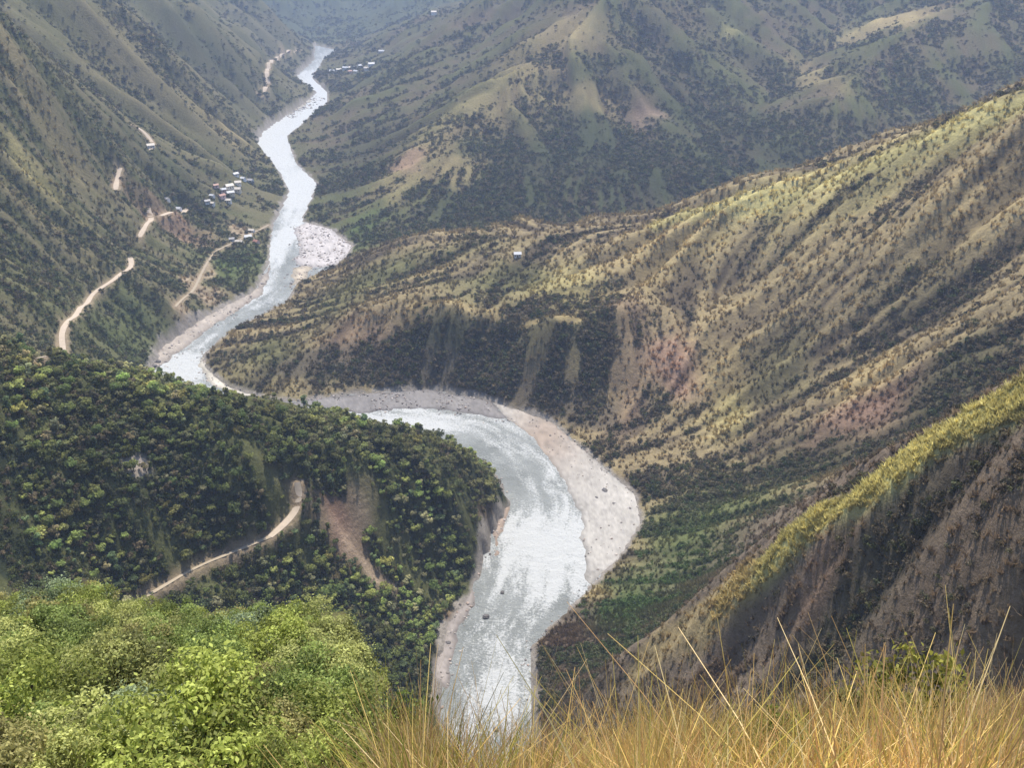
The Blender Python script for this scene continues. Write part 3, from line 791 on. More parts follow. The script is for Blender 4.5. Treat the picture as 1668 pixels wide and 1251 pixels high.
# scatter of uncountable cover, instanced on points
def scatter(name, pts, scl, rot, tint, protos, label, cat):
    me = bpy.data.meshes.new(name)
    me.vertices.add(len(pts)); me.vertices.foreach_set('co', np.asarray(pts, np.float32).ravel())
    a = me.attributes.new('scl', 'FLOAT_VECTOR', 'POINT'); a.data.foreach_set('vector', np.asarray(scl, np.float32).ravel())
    a = me.attributes.new('rot', 'FLOAT_VECTOR', 'POINT'); a.data.foreach_set('vector', np.asarray(rot, np.float32).ravel())
    a = me.attributes.new('tint', 'FLOAT_COLOR', 'POINT'); t4 = np.ones((len(pts), 4), np.float32); t4[:, :3] = tint; a.data.foreach_set('color', t4.ravel())
    a = me.attributes.new('pick', 'INT', 'POINT'); a.data.foreach_set('value', rng.integers(0, len(protos), len(pts)).astype(np.int32))
    o = add_obj(name, me)
    ng = bpy.data.node_groups.new(name, 'GeometryNodeTree')
    ng.interface.new_socket('Geometry', in_out='INPUT', socket_type='NodeSocketGeometry')
    ng.interface.new_socket('Geometry', in_out='OUTPUT', socket_type='NodeSocketGeometry')
    gi, go = ng.nodes.new('NodeGroupInput'), ng.nodes.new('NodeGroupOutput')
    iop = ng.nodes.new('GeometryNodeInstanceOnPoints'); iop.inputs['Pick Instance'].default_value = True
    g2i = ng.nodes.new('GeometryNodeGeometryToInstance')
    for p in protos:
        po = bpy.data.objects.new(name + '_source', p)
        oi = ng.nodes.new('GeometryNodeObjectInfo'); oi.inputs['Object'].default_value = po; oi.transform_space = 'ORIGINAL'
        ng.links.new(oi.outputs['Geometry'], g2i.inputs[0])
    ng.links.new(gi.outputs[0], iop.inputs['Points']); ng.links.new(g2i.outputs[0], iop.inputs['Instance'])
    for nm, ty, sock in (('scl', 'FLOAT_VECTOR', 'Scale'), ('rot', 'FLOAT_VECTOR', 'Rotation'), ('pick', 'INT', 'Instance Index')):
        na = ng.nodes.new('GeometryNodeInputNamedAttribute'); na.data_type = ty; na.inputs['Name'].default_value = nm
        ng.links.new(na.outputs[0], iop.inputs[sock])
    ng.links.new(iop.outputs[0], go.inputs[0])
    md = o.modifiers.new('scatter', 'NODES'); md.node_group = ng
    return tag(o, label, cat, kind='stuff')

def shrub_proto(seed, n_leaf, size):
    r = np.random.default_rng(seed); c, rd_ = [], []
    for k in range(6):
        t = r.random() * 6.28; q = 0.75 * math.sqrt(r.random()); c.append((q * math.cos(t), q * math.sin(t), 0.35 + 0.45 * r.random())); rd_.append(0.3 + 0.35 * r.random())
    return leaf_mesh('shrub', *leaf_cloud(c, rd_, n_leaf, size, seed), MAT['leaf_i'])
def tuft_proto(seed, nb):
    r = np.random.default_rng(seed); v, sh = [], []
    for k in range(nb):
        t = r.random() * 6.28; q = .35 * r.random(); x, y = q * math.cos(t), q * math.sin(t)
        h = .5 + .6 * r.random(); lx, ly = .45 * r.standard_normal(2); w = .07 + .05 * r.random(); t2 = r.random() * 6.28
        wx, wy = w * math.cos(t2), w * math.sin(t2)
        v += [(x - wx, y - wy, -.1), (x + wx, y + wy, -.1), (x + lx * .5 + wx * .8, y + ly * .5 + wy * .8, h * .6), (x + lx, y + ly, h)]
        sh += [.7 + .6 * r.random()] * 4
    return leaf_mesh('grass_tuft', np.array(v), np.arange(4 * nb).reshape(-1, 4), np.array(sh), MAT['leaf_i'])

def in_view(x, y, z, m=40):
    u, v = to_px(x, y, z)
    return (u > -m) & (u < 1668 + m) & (v > -m) & (v < 1251 + m) & (y > 5)
def visible(x, y, z):
    """true where no landform stands between the viewpoint and the point"""
    ok = np.ones(len(x), bool)
    for t in np.linspace(0.25, 0.985, 60):
        ok &= (CAM_Z + (z - CAM_Z) * t) > _h0(x * t, y * t) - 1.0
    return ok
GREENS = np.array([(0.050, 0.072, 0.022), (0.070, 0.088, 0.026), (0.038, 0.056, 0.022), (0.085, 0.088, 0.034), (0.060, 0.066, 0.034), (0.095, 0.100, 0.030)])

N_C = 640000
yy = 60 * (3600 / 60) ** (rng.random(N_C) ** 0.72); hw = yy * (0.62 + 0.30 * np.exp(-yy / 300))
xx = (rng.random(N_C) * 2 - 1) * hw
ex = 30000; xx[:ex] = -230 + 380 * rng.random(ex); yy[:ex] = 545 + 120 * rng.random(ex)        # steep bluff above the bend
ex2 = ex + 16000; xx[ex:ex2] = 20 + 140 * rng.random(ex2 - ex); yy[ex:ex2] = 110 + 110 * rng.random(ex2 - ex)   # steep near ridge
extra = np.arange(N_C) < ex2
zz = height(xx.copy(), yy.copy())
ok = (~extra | (bilin(mag, GX0, GY0, FS, xx, yy) > .75)) & in_view(xx, yy, zz) & (poly_sdf(RIV, xx, yy) > 3) & (road_near(xx, yy) > 2.0) & (zz > 0.8)
xx, yy, zz, extra = xx[ok], yy[ok], zz[ok], extra[ok]
ok = visible(xx, yy, zz + 7)
xx, yy, zz, extra = xx[ok], yy[ok], zz[ok], extra[ok]
gc, den = cover(xx, yy)
rw = regions(xx, yy); reg = rw.argmax(1)
spur = reg == REG.index('wooded_spur')
r01 = rng.random(len(xx))
steep_face = (bilin(mag, GX0, GY0, FS, xx, yy) > .85) & (yy < 260) & (xx > 10) & (den > .02)
open_grass = reg == REG.index('right_hill')
sel = (r01 < np.where(steep_face, .62, 1) * np.where(spur, .8 * den ** 1.5, np.where(open_grass, .02 * (den > .03) + .93 * smooth01(.46, .74, den), .07 * (den > .03) + .88 * smooth01(.30, .72, den)))) & ~((yy < 135) & (xx < 0.16 * yy))
sx, sy, sz, sr = xx[sel], yy[sel], zz[sel], reg[sel]
ns = len(sx)
size = (0.5 + 2.0 * rng.random(ns) ** 3.2) * np.clip(0.5 + sy / 1000, .7, 2.6) * np.clip(.7 + .5 * den[sel], .7, 1.2)
tint = GREENS[rng.integers(0, len(GREENS), ns)] * (0.9 + 1.3 * rng.random(ns))[:, None]
dryish = rng.random(ns) < np.where(np.isin(sr, [2, 3]), .55, .22)
tint = np.where(dryish[:, None], np.array((0.20, 0.155, 0.088)) * (0.5 + .9 * rng.random(ns))[:, None], tint)
bl = np.where(sr == 1, .15, .6)[:, None] * np.clip(1.3 - den[sel], .3, 1)[:, None]
tint = tint * (1 - bl) + gc[sel] * 1.05 * bl
gp = (np.exp(-((sx - hit(1020, 985)[0]) / 34) ** 2 - ((sy - hit(1020, 985)[1]) / 50) ** 2) + .6 * np.exp(-((sx - hit(1130, 870)[0]) / 60) ** 2 - ((sy - hit(1130, 870)[1]) / 50) ** 2)).clip(0, 1)[:, None]
tint = tint * (1 - gp) + np.array((0.115, 0.18, 0.045)) * gp * (.7 + .6 * rng.random(ns))[:, None]
scl = np.stack([size, size, size * (0.75 + .5 * rng.random(ns))], 1)
rot = np.stack([rng.normal(0, .1, ns), rng.normal(0, .1, ns), rng.random(ns) * 6.28], 1)
protos = [shrub_proto(200 + k, 70, 0.23) for k in range(5)]
scatter('shrub_cover', np.stack([sx, sy, sz], 1), scl, rot, tint, protos, 'low dark green and brown scrub covering the valley slopes', 'scrub')
print('shrubs', ns)
# dry grass tufts
sel = (rng.random(len(xx)) < np.clip(1.15 - den * 1.6, .05, 1) * np.where(yy < 330, 1.0, .22) * np.where(steep_face, .12, 1)) & ~spur & ~extra & ~((yy < 135) & (xx < 0.16 * yy)) & (yy < 1000)
tx, ty, tz = xx[sel], yy[sel], zz[sel]; ntf = len(tx)
tint = gc[sel] * (1.0 + 0.6 * rng.random(ntf))[:, None] * np.array((1.1, 1.06, .98))
s = (0.9 + .9 * rng.random(ntf)) * np.clip(.8 + ty / 500, 1, 2.6)
scatter('dry_grass_cover', np.stack([tx, ty, tz], 1), np.stack([s, s, s], 1), np.stack([rng.normal(0, .15, ntf), rng.normal(0, .15, ntf), rng.random(ntf) * 6.28], 1), tint,
        [tuft_proto(300 + k, 16) for k in range(4)], 'dry tan and yellow grass tufts on the open slopes', 'grass')
print('tufts', ntf)

# ------------------------------------------------------------------ trees of the wooded spur
KINDS = ['round', 'tall', 'spreading', 'thin']
KCOL = {'round': (0.20, 0.245, 0.07), 'tall': (0.15, 0.195, 0.085), 'spreading': (0.25, 0.265, 0.08), 'thin': (0.28, 0.265, 0.14)}
KLAB = {'round': 'round-crowned dark green tree', 'tall': 'tall narrow blue-green tree', 'spreading': 'low spreading yellow-green tree', 'thin': 'thin pale grey-green tree'}
N_T = 40000
by = 225 + 360 * rng.random(N_T); bx = by * (-0.70 + 0.85 * rng.random(N_T))
bz = height(bx.copy(), by.copy())
breg = regions(bx, by).argmax(1)
ok = (breg == 1) & in_view(bx, by, bz) & (poly_sdf(RIV, bx, by) > 4) & (road_near(bx, by) > 2.0)
bx, by, bz = bx[ok], by[ok], bz[ok]
_, bd = cover(bx, by)
ok = (rng.random(len(bx)) < bd ** 1.2) & visible(bx, by, bz + 5)
bx, by, bz = bx[ok], by[ok], bz[ok]
# thin out: keep crowns about 3.4 m apart
order = rng.permutation(len(bx)); keep, cells = [], {}
for i in order:
    k = (int(bx[i] // 3.2), int(by[i] // 3.2))
    if any(math.hypot(bx[i] - bx[j], by[i] - by[j]) < 2.7 for a in (-1, 0, 1) for b in (-1, 0, 1) for j in cells.get((k[0] + a, k[1] + b), ())): continue
    cells.setdefault(k, []).append(i); keep.append(i)
keep = np.array(keep)
tk = rng.choice(4, len(keep), p=[.40, .13, .29, .18])
ts = (0.45 + 0.75 * rng.random(len(keep)) ** 1.7)
# darker, taller trees in the hollows; order by apparent size
app = ts / np.hypot(by[keep], CAM_Z - bz[keep])
uu, vv = to_px(bx[keep], by[keep], bz[keep] + 3)
clear = ~((uu < 570) & (vv > 975)) & (uu > 5) & (vv < 1240)
app = np.where(clear, app, 0)
rank = np.argsort(-app)
single, mass = rank[:300], rank[300:]
tree_me = {k: [tree_meshes(k, 400 + 10 * i + j, MAT['leaf_o']) for j in range(2)] for i, k in enumerate(KINDS)}
def stand(x, y):
    return np.clip(1.35 + 1.9 * fbm(np.asarray(x), np.asarray(y), 40, 3, 131), .75, 1.7)
spur_road = np.concatenate([a for nm, w, a in ROADS if nm in ('forest track', 'spur road')])
SPUR_CREST = [P(*p) for p in [(-100, 575, 290), (0, 590, 325), (120, 605, 345), (250, 625, 365), (430, 662, 395), (600, 702, 412), (760, 750, 432)]]
def olive_top(x, y):
    d_, _ = line_dist(SPUR_CREST, np.asarray(x), np.asarray(y))
    return (1 - smooth01(12, 42, d_ + 12 * fbm(np.asarray(x), np.asarray(y), 22, 2, 181))) * .75
SCAR, EARTH = hit(555, 870), hit(210, 757)
def zone(x, y, z):
    if math.hypot(x - SCAR[0], y - SCAR[1]) < 22: return 'beside the bare landslide scar under the road bend'
    if math.hypot(x - EARTH[0], y - EARTH[1]) < 18: return 'around the pale bare-earth patch on the spur'
    d, rz = line_dist(spur_road[::3], np.array([x]), np.array([y]))
    if d[0] < 9: return 'right beside the spur dirt road'
    if poly_sdf(RIV, np.array([x]), np.array([y]))[0] < 28: return 'on the wooded bank close above the river'
    dc, zc = line_dist(SPUR_CREST, np.array([x]), np.array([y]))
    if dc[0] < 22: return 'along the olive crest of the wooded spur'
    if math.hypot(x - EARTH[0], y - EARTH[1]) < 45: return 'on the wooded slope near the pale bare-earth patch'
    if math.hypot(x - SCAR[0], y - SCAR[1]) < 48: return 'on the wooded slope near the landslide scar'
    if z > rz[0] + 6: return 'on the wooded slope just above the spur dirt road' if d[0] < 30 else 'high on the wooded spur well above its dirt road'
    return 'on the wooded slope just below the spur dirt road' if d[0] < 30 else 'low on the wooded spur well below its dirt road'
for q in single:
    i = keep[q]; kd = KINDS[tk[q]]; tr, crn = tree_me[kd][int(rng.integers(0, 2))]
    root = bpy.data.objects.new('spur_tree', None); COL.objects.link(root)
    root.location = (bx[i], by[i], bz[i] - 0.3); root.rotation_euler = (0, 0, rng.random() * 6.28); root.scale = [ts[q]] * 3
    zn = zone(bx[i], by[i], bz[i])
    sz = 'small ' if ts[q] < .78 else 'big ' if ts[q] > .98 else ''
    tag(root, sz + KLAB[kd] + ' ' + zn, 'tree', sz + KLAB[kd] + 's ' + zn)
    a = add_obj('trunk', tr, parent=root)
    b = add_obj('crown', crn, parent=root)
    v = (0.7 + .6 * rng.random()) * stand(bx[i], by[i]); c = KCOL[kd]; b.color = (c[0] * v * (.9 + .3 * rng.random()), c[1] * v, c[2] * v, 1)
mi = keep[mass]; nm_ = len(mi)
pro = []
for i, k in enumerate(KINDS):
    pro.append(tree_meshes(k, 400 + 10 * i, MAT['leaf_i'], 380, 0.46)[1])
mt = np.array([KCOL[KINDS[t]] for t in tk[mass]]) * ((0.7 + .6 * rng.random(nm_)) * stand(bx[mi], by[mi]))[:, None]
ot = olive_top(bx[mi], by[mi])[:, None]; mt = mt * (1 - ot) + np.array((0.23, 0.215, 0.085)) * (.7 + .6 * rng.random(nm_))[:, None] * ot
scatter('forest_canopy', np.stack([bx[mi], by[mi], bz[mi] - .4], 1), np.repeat(ts[mass][:, None], 3, 1), np.stack([np.zeros(nm_), np.zeros(nm_), rng.random(nm_) * 6.28], 1), mt, pro,
        'dense dark green forest canopy filling the wooded spur', 'forest')
print('trees', len(single), nm_)

# ------------------------------------------------------------------ houses
WALLS = [plain_material('wall_paint', c, 0.85, .15, 1.5) for c in ((0.78, 0.76, 0.72), (0.74, 0.66, 0.52), (0.66, 0.48, 0.44), (0.70, 0.72, 0.74))]
ROOFS = [plain_material('roof_sheet', c, 0.5, .3, 1.2) for c in ((0.50, 0.50, 0.51), (0.34, 0.17, 0.125), (0.36, 0.34, 0.33), (0.56, 0.50, 0.42))]
DOORM = plain_material('door_wood', (0.10, 0.06, 0.04), 0.7); GLASSM = plain_material('window_dark', (0.03, 0.035, 0.04), 0.15, .2)
def box_mesh(name, x0, x1, y0, y1, z0, z1):
    v = [(x, y, z) for z in (z0, z1) for y in (y0, y1) for x in (x0, x1)]
    f = [(0, 2, 3, 1), (4, 5, 7, 6), (0, 1, 5, 4), (1, 3, 7, 5), (3, 2, 6, 7), (2, 0, 4, 6)]
    return new_mesh(name, v, f, smooth=False)
HM = {}
def house_meshes(w, d, h, wi, ri):
    k = (w, d, h, wi, ri)
    if k in HM: return HM[k]
    x, y, g = w / 2, d / 2, d * 0.28
    v = [(-x, -y, -2.5), (x, -y, -2.5), (x, y, -2.5), (-x, y, -2.5), (-x, -y, h), (x, -y, h), (x, y, h), (-x, y, h), (-x, 0, h + g), (x, 0, h + g)]
    me = bpy.data.meshes.new('wall'); me.from_pydata(v, [], [(0, 1, 5, 4), (2, 3, 7, 6), (1, 2, 6, 9, 5), (3, 0, 4, 8, 7)]); me.materials.append(WALLS[wi])
    o, t = .5, .16; zr = g / (d / 2)
    prof = [(-y - o, h - o * zr + .04), (0, h + g + .04), (y + o, h - o * zr + .04), (y + o, h - o * zr + t + .04), (0, h + g + t + .04), (-y - o, h - o * zr + t + .04)]
    v = [(sx_ * (x + o), a, b) for sx_ in (-1, 1) for a, b in prof]
    rf = bpy.data.meshes.new('roof'); rf.from_pydata(v, [], [(0, 1, 4, 5), (1, 2, 3, 4), (6, 11, 10, 7), (7, 10, 9, 8)] + [(i, i + 6, (i + 1) % 6 + 6, (i + 1) % 6) for i in range(6)]); rf.materials.append(ROOFS[ri])
    dr = box_mesh('door', -.5, .5, -y - .06, -y + .02, 0, 2.1); dr.materials.append(DOORM)
    wins = []
    for sx_ in (-1, 1):
        wm = box_mesh('window', sx_ * w * .3 - .55, sx_ * w * .3 + .55, -y - .05, -y + .02, 1.0, 2.1); wm.materials.append(GLASSM); wins.append(wm)
    HM[k] = (me, rf, dr, wins)
    return HM[k]
WN, RN = ['white', 'cream', 'pinkish', 'pale grey'], ['grey sheet-metal', 'rust-red', 'dull grey', 'pale']
house_xy = []
def house(u, v, w, d, h, wi, ri, rz, where, group):
    X, Y, Z, T = hit(u, v)
    Z = H1(X, Y)
    root = bpy.data.objects.new('house', None); COL.objects.link(root)
    root.location = (X, Y, Z); root.rotation_euler = (0, 0, math.radians(rz + (u * 37 + v * 11) % 70 - 35))
    kk = .85 if 'village' in where or 'terrace' in where else 1
    me, rf, dr, wins = house_meshes(w * kk, d * kk, h * kk, wi, ri)
    add_obj('wall', me, parent=root); add_obj('roof', rf, parent=root); add_obj('door', dr, parent=root)
    for wm in wins: add_obj('window', wm, parent=root)
    tag(root, f'{"large" if w > 10 else "small"} {WN[wi]} house with {RN[ri]} roof {where}', 'house', f'{"large" if w > 10 else "small"} {WN[wi]} {RN[ri]}-roofed houses {where}'); house_xy.append((X, Y))
V1 = 'in the hillside village above the river'
for a in [(384, 286, 8, 6, 3, 0, 0, 20), (396, 293, 7, 6, 3, 3, 0, -10), (408, 296, 9, 6, 3, 3, 2, 5), (388, 300, 9, 7, 3.4, 0, 3, 35), (374, 306, 11, 8, 4, 1, 3, 20), (364, 311, 8, 6, 3, 2, 0, 40), (386, 312, 12, 7, 4, 1, 3, 30), (376, 318, 10, 7, 3.5, 1, 0, 15),
          (362, 322, 9, 6, 3, 2, 1, 25), (372, 329, 8, 6, 3.2, 0, 3, 10), (346, 322, 6, 5, 3, 0, 0, -15), (346, 334, 6, 5, 3, 0, 3, 0), (338, 330, 7, 5, 3, 3, 2, 30), (352, 305, 7, 5, 3, 2, 1, 5), (290, 343, 9, 6, 3, 3, 0, 10), (272, 327, 7, 5, 3, 0, 2, 0)]:
    house(*a, V1, 'village houses above the river')
V2 = 'on the riverside terrace beside the green field'
for a in [(404, 388, 9, 6, 3, 0, 0, 30), (418, 396, 7, 6, 3, 2, 1, -10), (410, 378, 8, 5, 3, 0, 3, 15), (390, 396, 9, 5, 3, 1, 3, 0), (378, 392, 6, 5, 3, 3, 2, 20)]:
    house(*a, V2, 'houses on the riverside terrace')
V3 = 'in the distant hamlet across the river'
for a in [(541, 117, 12, 8, 4, 0, 0, 10), (552, 115, 12, 8, 4, 0, 3, -10), (563, 113, 14, 9, 5, 3, 0, 0), (573, 112, 14, 9, 4, 1, 3, 15), (580, 118, 10, 8, 4, 1, 0, 0), (586, 109, 12, 8, 4, 0, 0, 30), (597, 113, 10, 8, 4, 0, 3, 0), (605, 107, 14, 9, 5, 3, 0, 10), (570, 118, 10, 7, 4, 2, 1, 20),
          (622, 86, 14, 9, 5, 0, 0, 0), (707, 24, 14, 9, 6, 0, 3, 0)]:
    house(*a, V3, 'houses of the distant hamlet')
house(843, 418, 6, 5, 2.8, 0, 0, 20, 'alone on the grassy plateau above the river bend', None)
house(246, 240, 8, 6, 3, 0, 3, 10, 'beside the switchback road on the long slope', None)

# ------------------------------------------------------------------ cobbles on the bars and in the shallows
def cobble_proto(seed):
    import bmesh
    bm = bmesh.new(); bmesh.ops.create_icosphere(bm, subdivisions=1, radius=1.0); r = np.random.default_rng(seed)
    for vt in bm.verts: vt.co = vt.co * (.7 + .6 * r.random()); vt.co.z *= .6
    me = bpy.data.meshes.new('cobble'); bm.to_mesh(me); bm.free()
    at = me.attributes.new('shade', 'FLOAT', 'POINT'); at.data.foreach_set('value', np.ones(len(me.vertices), np.float32))
    me.materials.append(MAT['stone_i']); return me
cpts, csz, czs = [], [], []
for k, pts in enumerate(BARS):
    poly = np.array([W0(*p) for p in pts]); kk = float(np.mean(poly[:, 1])) / 450
    lo, hi = poly.min(0) - 6 * kk, poly.max(0) + 6 * kk
    m = int(np.clip((hi[0] - lo[0]) * (hi[1] - lo[1]) / 5, 200, 9000))
    q = lo + (hi - lo) * rng.random((m, 2)); d = -poly_sdf(poly, q[:, 0], q[:, 1])
    pr = {0: .16, 1: .9}.get(k, .4) * np.where(d > 0, 1, np.exp(d / (3 * kk))) * np.clip(.6 + 1.4 * fbm(q[:, 0], q[:, 1], 12, 2, 161), 0, 1)
    kp = (rng.random(m) < pr) & (d > -6 * kk) & (poly_sdf(RIV, q[:, 0], q[:, 1]) < 2)
    cpts.append(q[kp]); csz.append((.25 + .75 * rng.random(kp.sum()) ** 3) * max(1, kk * .8)); czs.append(np.clip(d[kp] * .1 / kk, -.1, .9) + .12)
nb_ = 5000; lo, hi = RIV.min(0), np.array([RIV[:, 0].max(), 760.])
q = lo + (hi - lo) * rng.random((nb_ * 14, 2)); d = poly_sdf(RIV, q[:, 0], q[:, 1]); kp = (d > -5) & (d < 2) & (rng.random(len(d)) < .3) & (q[:, 1] > 245)
cpts.append(q[kp]); csz.append(.3 + .8 * rng.random(kp.sum()) ** 3); czs.append(np.clip(_h0(q[kp][:, 0], q[kp][:, 1]), 0.05, 1.0) + .1)
cpts = np.concatenate(cpts); csz = np.concatenate(csz); nc_ = len(cpts)
cz = np.concatenate(czs)
ct = np.array([(0.34, 0.30, 0.27), (0.22, 0.19, 0.17), (0.42, 0.37, 0.32), (0.14, 0.125, 0.115), (0.36, 0.28, 0.23)])[rng.integers(0, 5, nc_)] * (.7 + .5 * rng.random(nc_))[:, None]
MAT['stone_i'] = leaf_material('river_stone', 'INSTANCER'); MAT['stone_i'].node_tree.nodes['Mix Shader'].inputs[0].default_value = 0.0
scatter('cobble_cover', np.c_[cpts, cz], np.repeat(csz[:, None], 3, 1), np.stack([np.zeros(nc_), np.zeros(nc_), rng.random(nc_) * 6.28], 1), ct, [cobble_proto(600 + k) for k in range(3)],
        'grey and brown river cobbles strewn over bars and banks', 'cobbles')

# ------------------------------------------------------------------ boulders in and beside the river
def boulder_mesh(seed):
    import bmesh
    bm = bmesh.new(); bmesh.ops.create_icosphere(bm, subdivisions=3, radius=1.0)
    r = np.random.default_rng(seed); off = r.random(3) * 50
    for vt in bm.verts:
        c = vt.co
        k = 1 + 0.45 * float(fbm(np.array([c.x + off[0]]), np.array([c.y + c.z * .7 + off[1]]), 1.1, 3, seed)[0])
        q = Vector((round(c.x * 2.2) / 2.2, round(c.y * 2.2) / 2.2, round(c.z * 2.2) / 2.2))
        vt.co = (c * .6 + q * .4) * k
        vt.co.z *= .6
    me = bpy.data.meshes.new('boulder'); bm.to_mesh(me); bm.free(); me.materials.append(MAT['rock'])
    return me
bms = [boulder_mesh(s) for s in (1, 2, 3)]
BLD = [(792, 1006, 1.6, 'large dark boulder standing in the rapids'), (818, 966, 1.0, 'small dark rock breaking the water upstream of the big boulder'), (730, 1048, 1.2, 'dark rock at the foot of the pink gravel bank'),
       (786, 750, 1.3, 'dark rock on the inside bank of the wide bend'), (985, 800, 1.9, 'dark stone lying on the pale sandbar'), (1000, 822, 1.4, 'smaller dark stone near the sandbar edge'), (972, 812, 1.3, 'low dark stone in the middle of the sandbar'),
       (808, 1190, 1.0, 'dark rock in the stream below the big boulder'), (250, 598, 2.6, 'dark rock at the hairpin of the river'), (258, 590, 2.0, 'second dark rock beside the hairpin bank')]
for k, (u, v, s, lab) in enumerate(BLD):
    X, Y = W0(u, v)
    o = add_obj('boulder', bms[k % 3]); o.location = (X, Y, 0.25 * s); o.scale = (s * 1.3, s, s); o.rotation_euler = (0, 0, k * 1.3)
    tag(o, lab, 'rock')

# ------------------------------------------------------------------ foreground: bushes and dry grass below the viewpoint
def bush_meshes(seed, n_leaf, size, spread=1.0):
    r = np.random.default_rng(seed); c, rd_ = [], []
    for k in range(40):
        t = r.random() * 6.28; q = 1.6 * spread * math.sqrt(r.random()); c.append((q * math.cos(t), q * math.sin(t), 0.5 + 1.9 * r.random() - .3 * q)); rd_.append(0.18 + 0.36 * r.random())
    fo = leaf_mesh('foliage', *leaf_cloud(c, rd_, n_leaf, size, seed, stray=.24), MAT['leaf_o'])
    segs = [((0.05 * math.cos(k), 0.05 * math.sin(k), -.6), (c[k][0] * .8, c[k][1] * .8, c[k][2]), .05, .012) for k in range(14)]
    st = tube_mesh('stem', segs, 5); st.materials.append(MAT['bark'])
    return fo, st
bush_me = [bush_meshes(500 + k, 13000, 0.052) for k in range(4)]
BC = [((0.33, 0.365, 0.085), 'bright yellow-green'), ((0.24, 0.295, 0.08), 'mid green'), ((0.33, 0.30, 0.11), 'olive green'), ((0.38, 0.39, 0.13), 'pale lime green'), ((0.27, 0.32, 0.17), 'grey-green')]
cand = []
r = np.random.default_rng(99)
for k in range(9000):
    y = 9.5 + 36 * r.random() ** 1.1; x = y * (-0.95 + 0.83 * r.random())
    s = 0.55 + .55 * r.random()
    z = H1(x, y) if False else float(cam_hill(np.array([x]), np.array([y]))[0])
    u, v = to_px(x, y, z + 2.4 * s)
    lim = np.interp(u, [0, 130, 160, 240, 300, 390, 500, 560, 600], [962, 960, 985, 985, 1005, 1000, 996, 1035, 1120])
    if u < -80 or u > 590 or v < lim or v > 1400: continue
    if any(math.hypot(x - a[0], y - a[1]) < 1.45 * (s + a[3]) * .78 for a in cand): continue
    cand.append((x, y, z, s))
for k, (x, y, z, s) in enumerate(cand):
    ci = int(r.choice(5, p=[.38, .24, .19, .16, .03]))
    fo, st = bush_me[k % 4]
    root = bpy.data.objects.new('bush', None); COL.objects.link(root)
    root.location = (x, y, z - .15); root.rotation_euler = (0, 0, r.random() * 6.28); root.scale = (s, s, s * (.9 + .3 * r.random()))
    wh = 'low on the near slope beside the dry grass' if (y < 18 and x / y > -.42) else 'on the near slope below the brink' if y < 20 else 'on the middle of the near shoulder' if y < 32 else 'at the brink of the near shoulder above the forest'
    sz = 'small' if s < .7 else 'large' if s > .93 else 'mid-sized'
    tag(root, f'{sz} leafy {BC[ci][1]} bush {wh}', 'bush', f'{sz} {BC[ci][1]} bushes {wh}')
    a = add_obj('foliage', fo, parent=root); m = .85 + .35 * r.random(); c = BC[ci][0]; a.color = (c[0] * m, c[1] * m, c[2] * m, 1)
    add_obj('stem', st, parent=root)
print('bushes', len(cand))
small_fo, small_st = bush_meshes(540, 2600, 0.09, .8)
for (u, v, Y, s, lab, c) in [(1490, 1120, 7.5, .42, 'small yellow-green shrub rising out of the dry grass', (0.26, 0.25, 0.05)), (1425, 1130, 7.0, .30, 'low olive shrub among golden grass stems', (0.20, 0.19, 0.05)),
                             (1265, 1180, 6.0, .24, 'tiny green shrub half buried in golden grass', (0.19, 0.20, 0.04)), (645, 1215, 8.0, .35, 'green shrub between the bushes and the dry grass', (0.13, 0.17, 0.04))]:
    x, y, _ = P(u, v, Y); z = float(cam_hill(np.array([x]), np.array([y]))[0])
    root = bpy.data.objects.new('shrub', None); COL.objects.link(root); root.location = (x, y, z); root.scale = (s, s, s * 1.3)
    tag(root, lab, 'shrub'); a = add_obj('foliage', small_fo, parent=root); a.color = (*c, 1); add_obj('stem', small_st, parent=root)

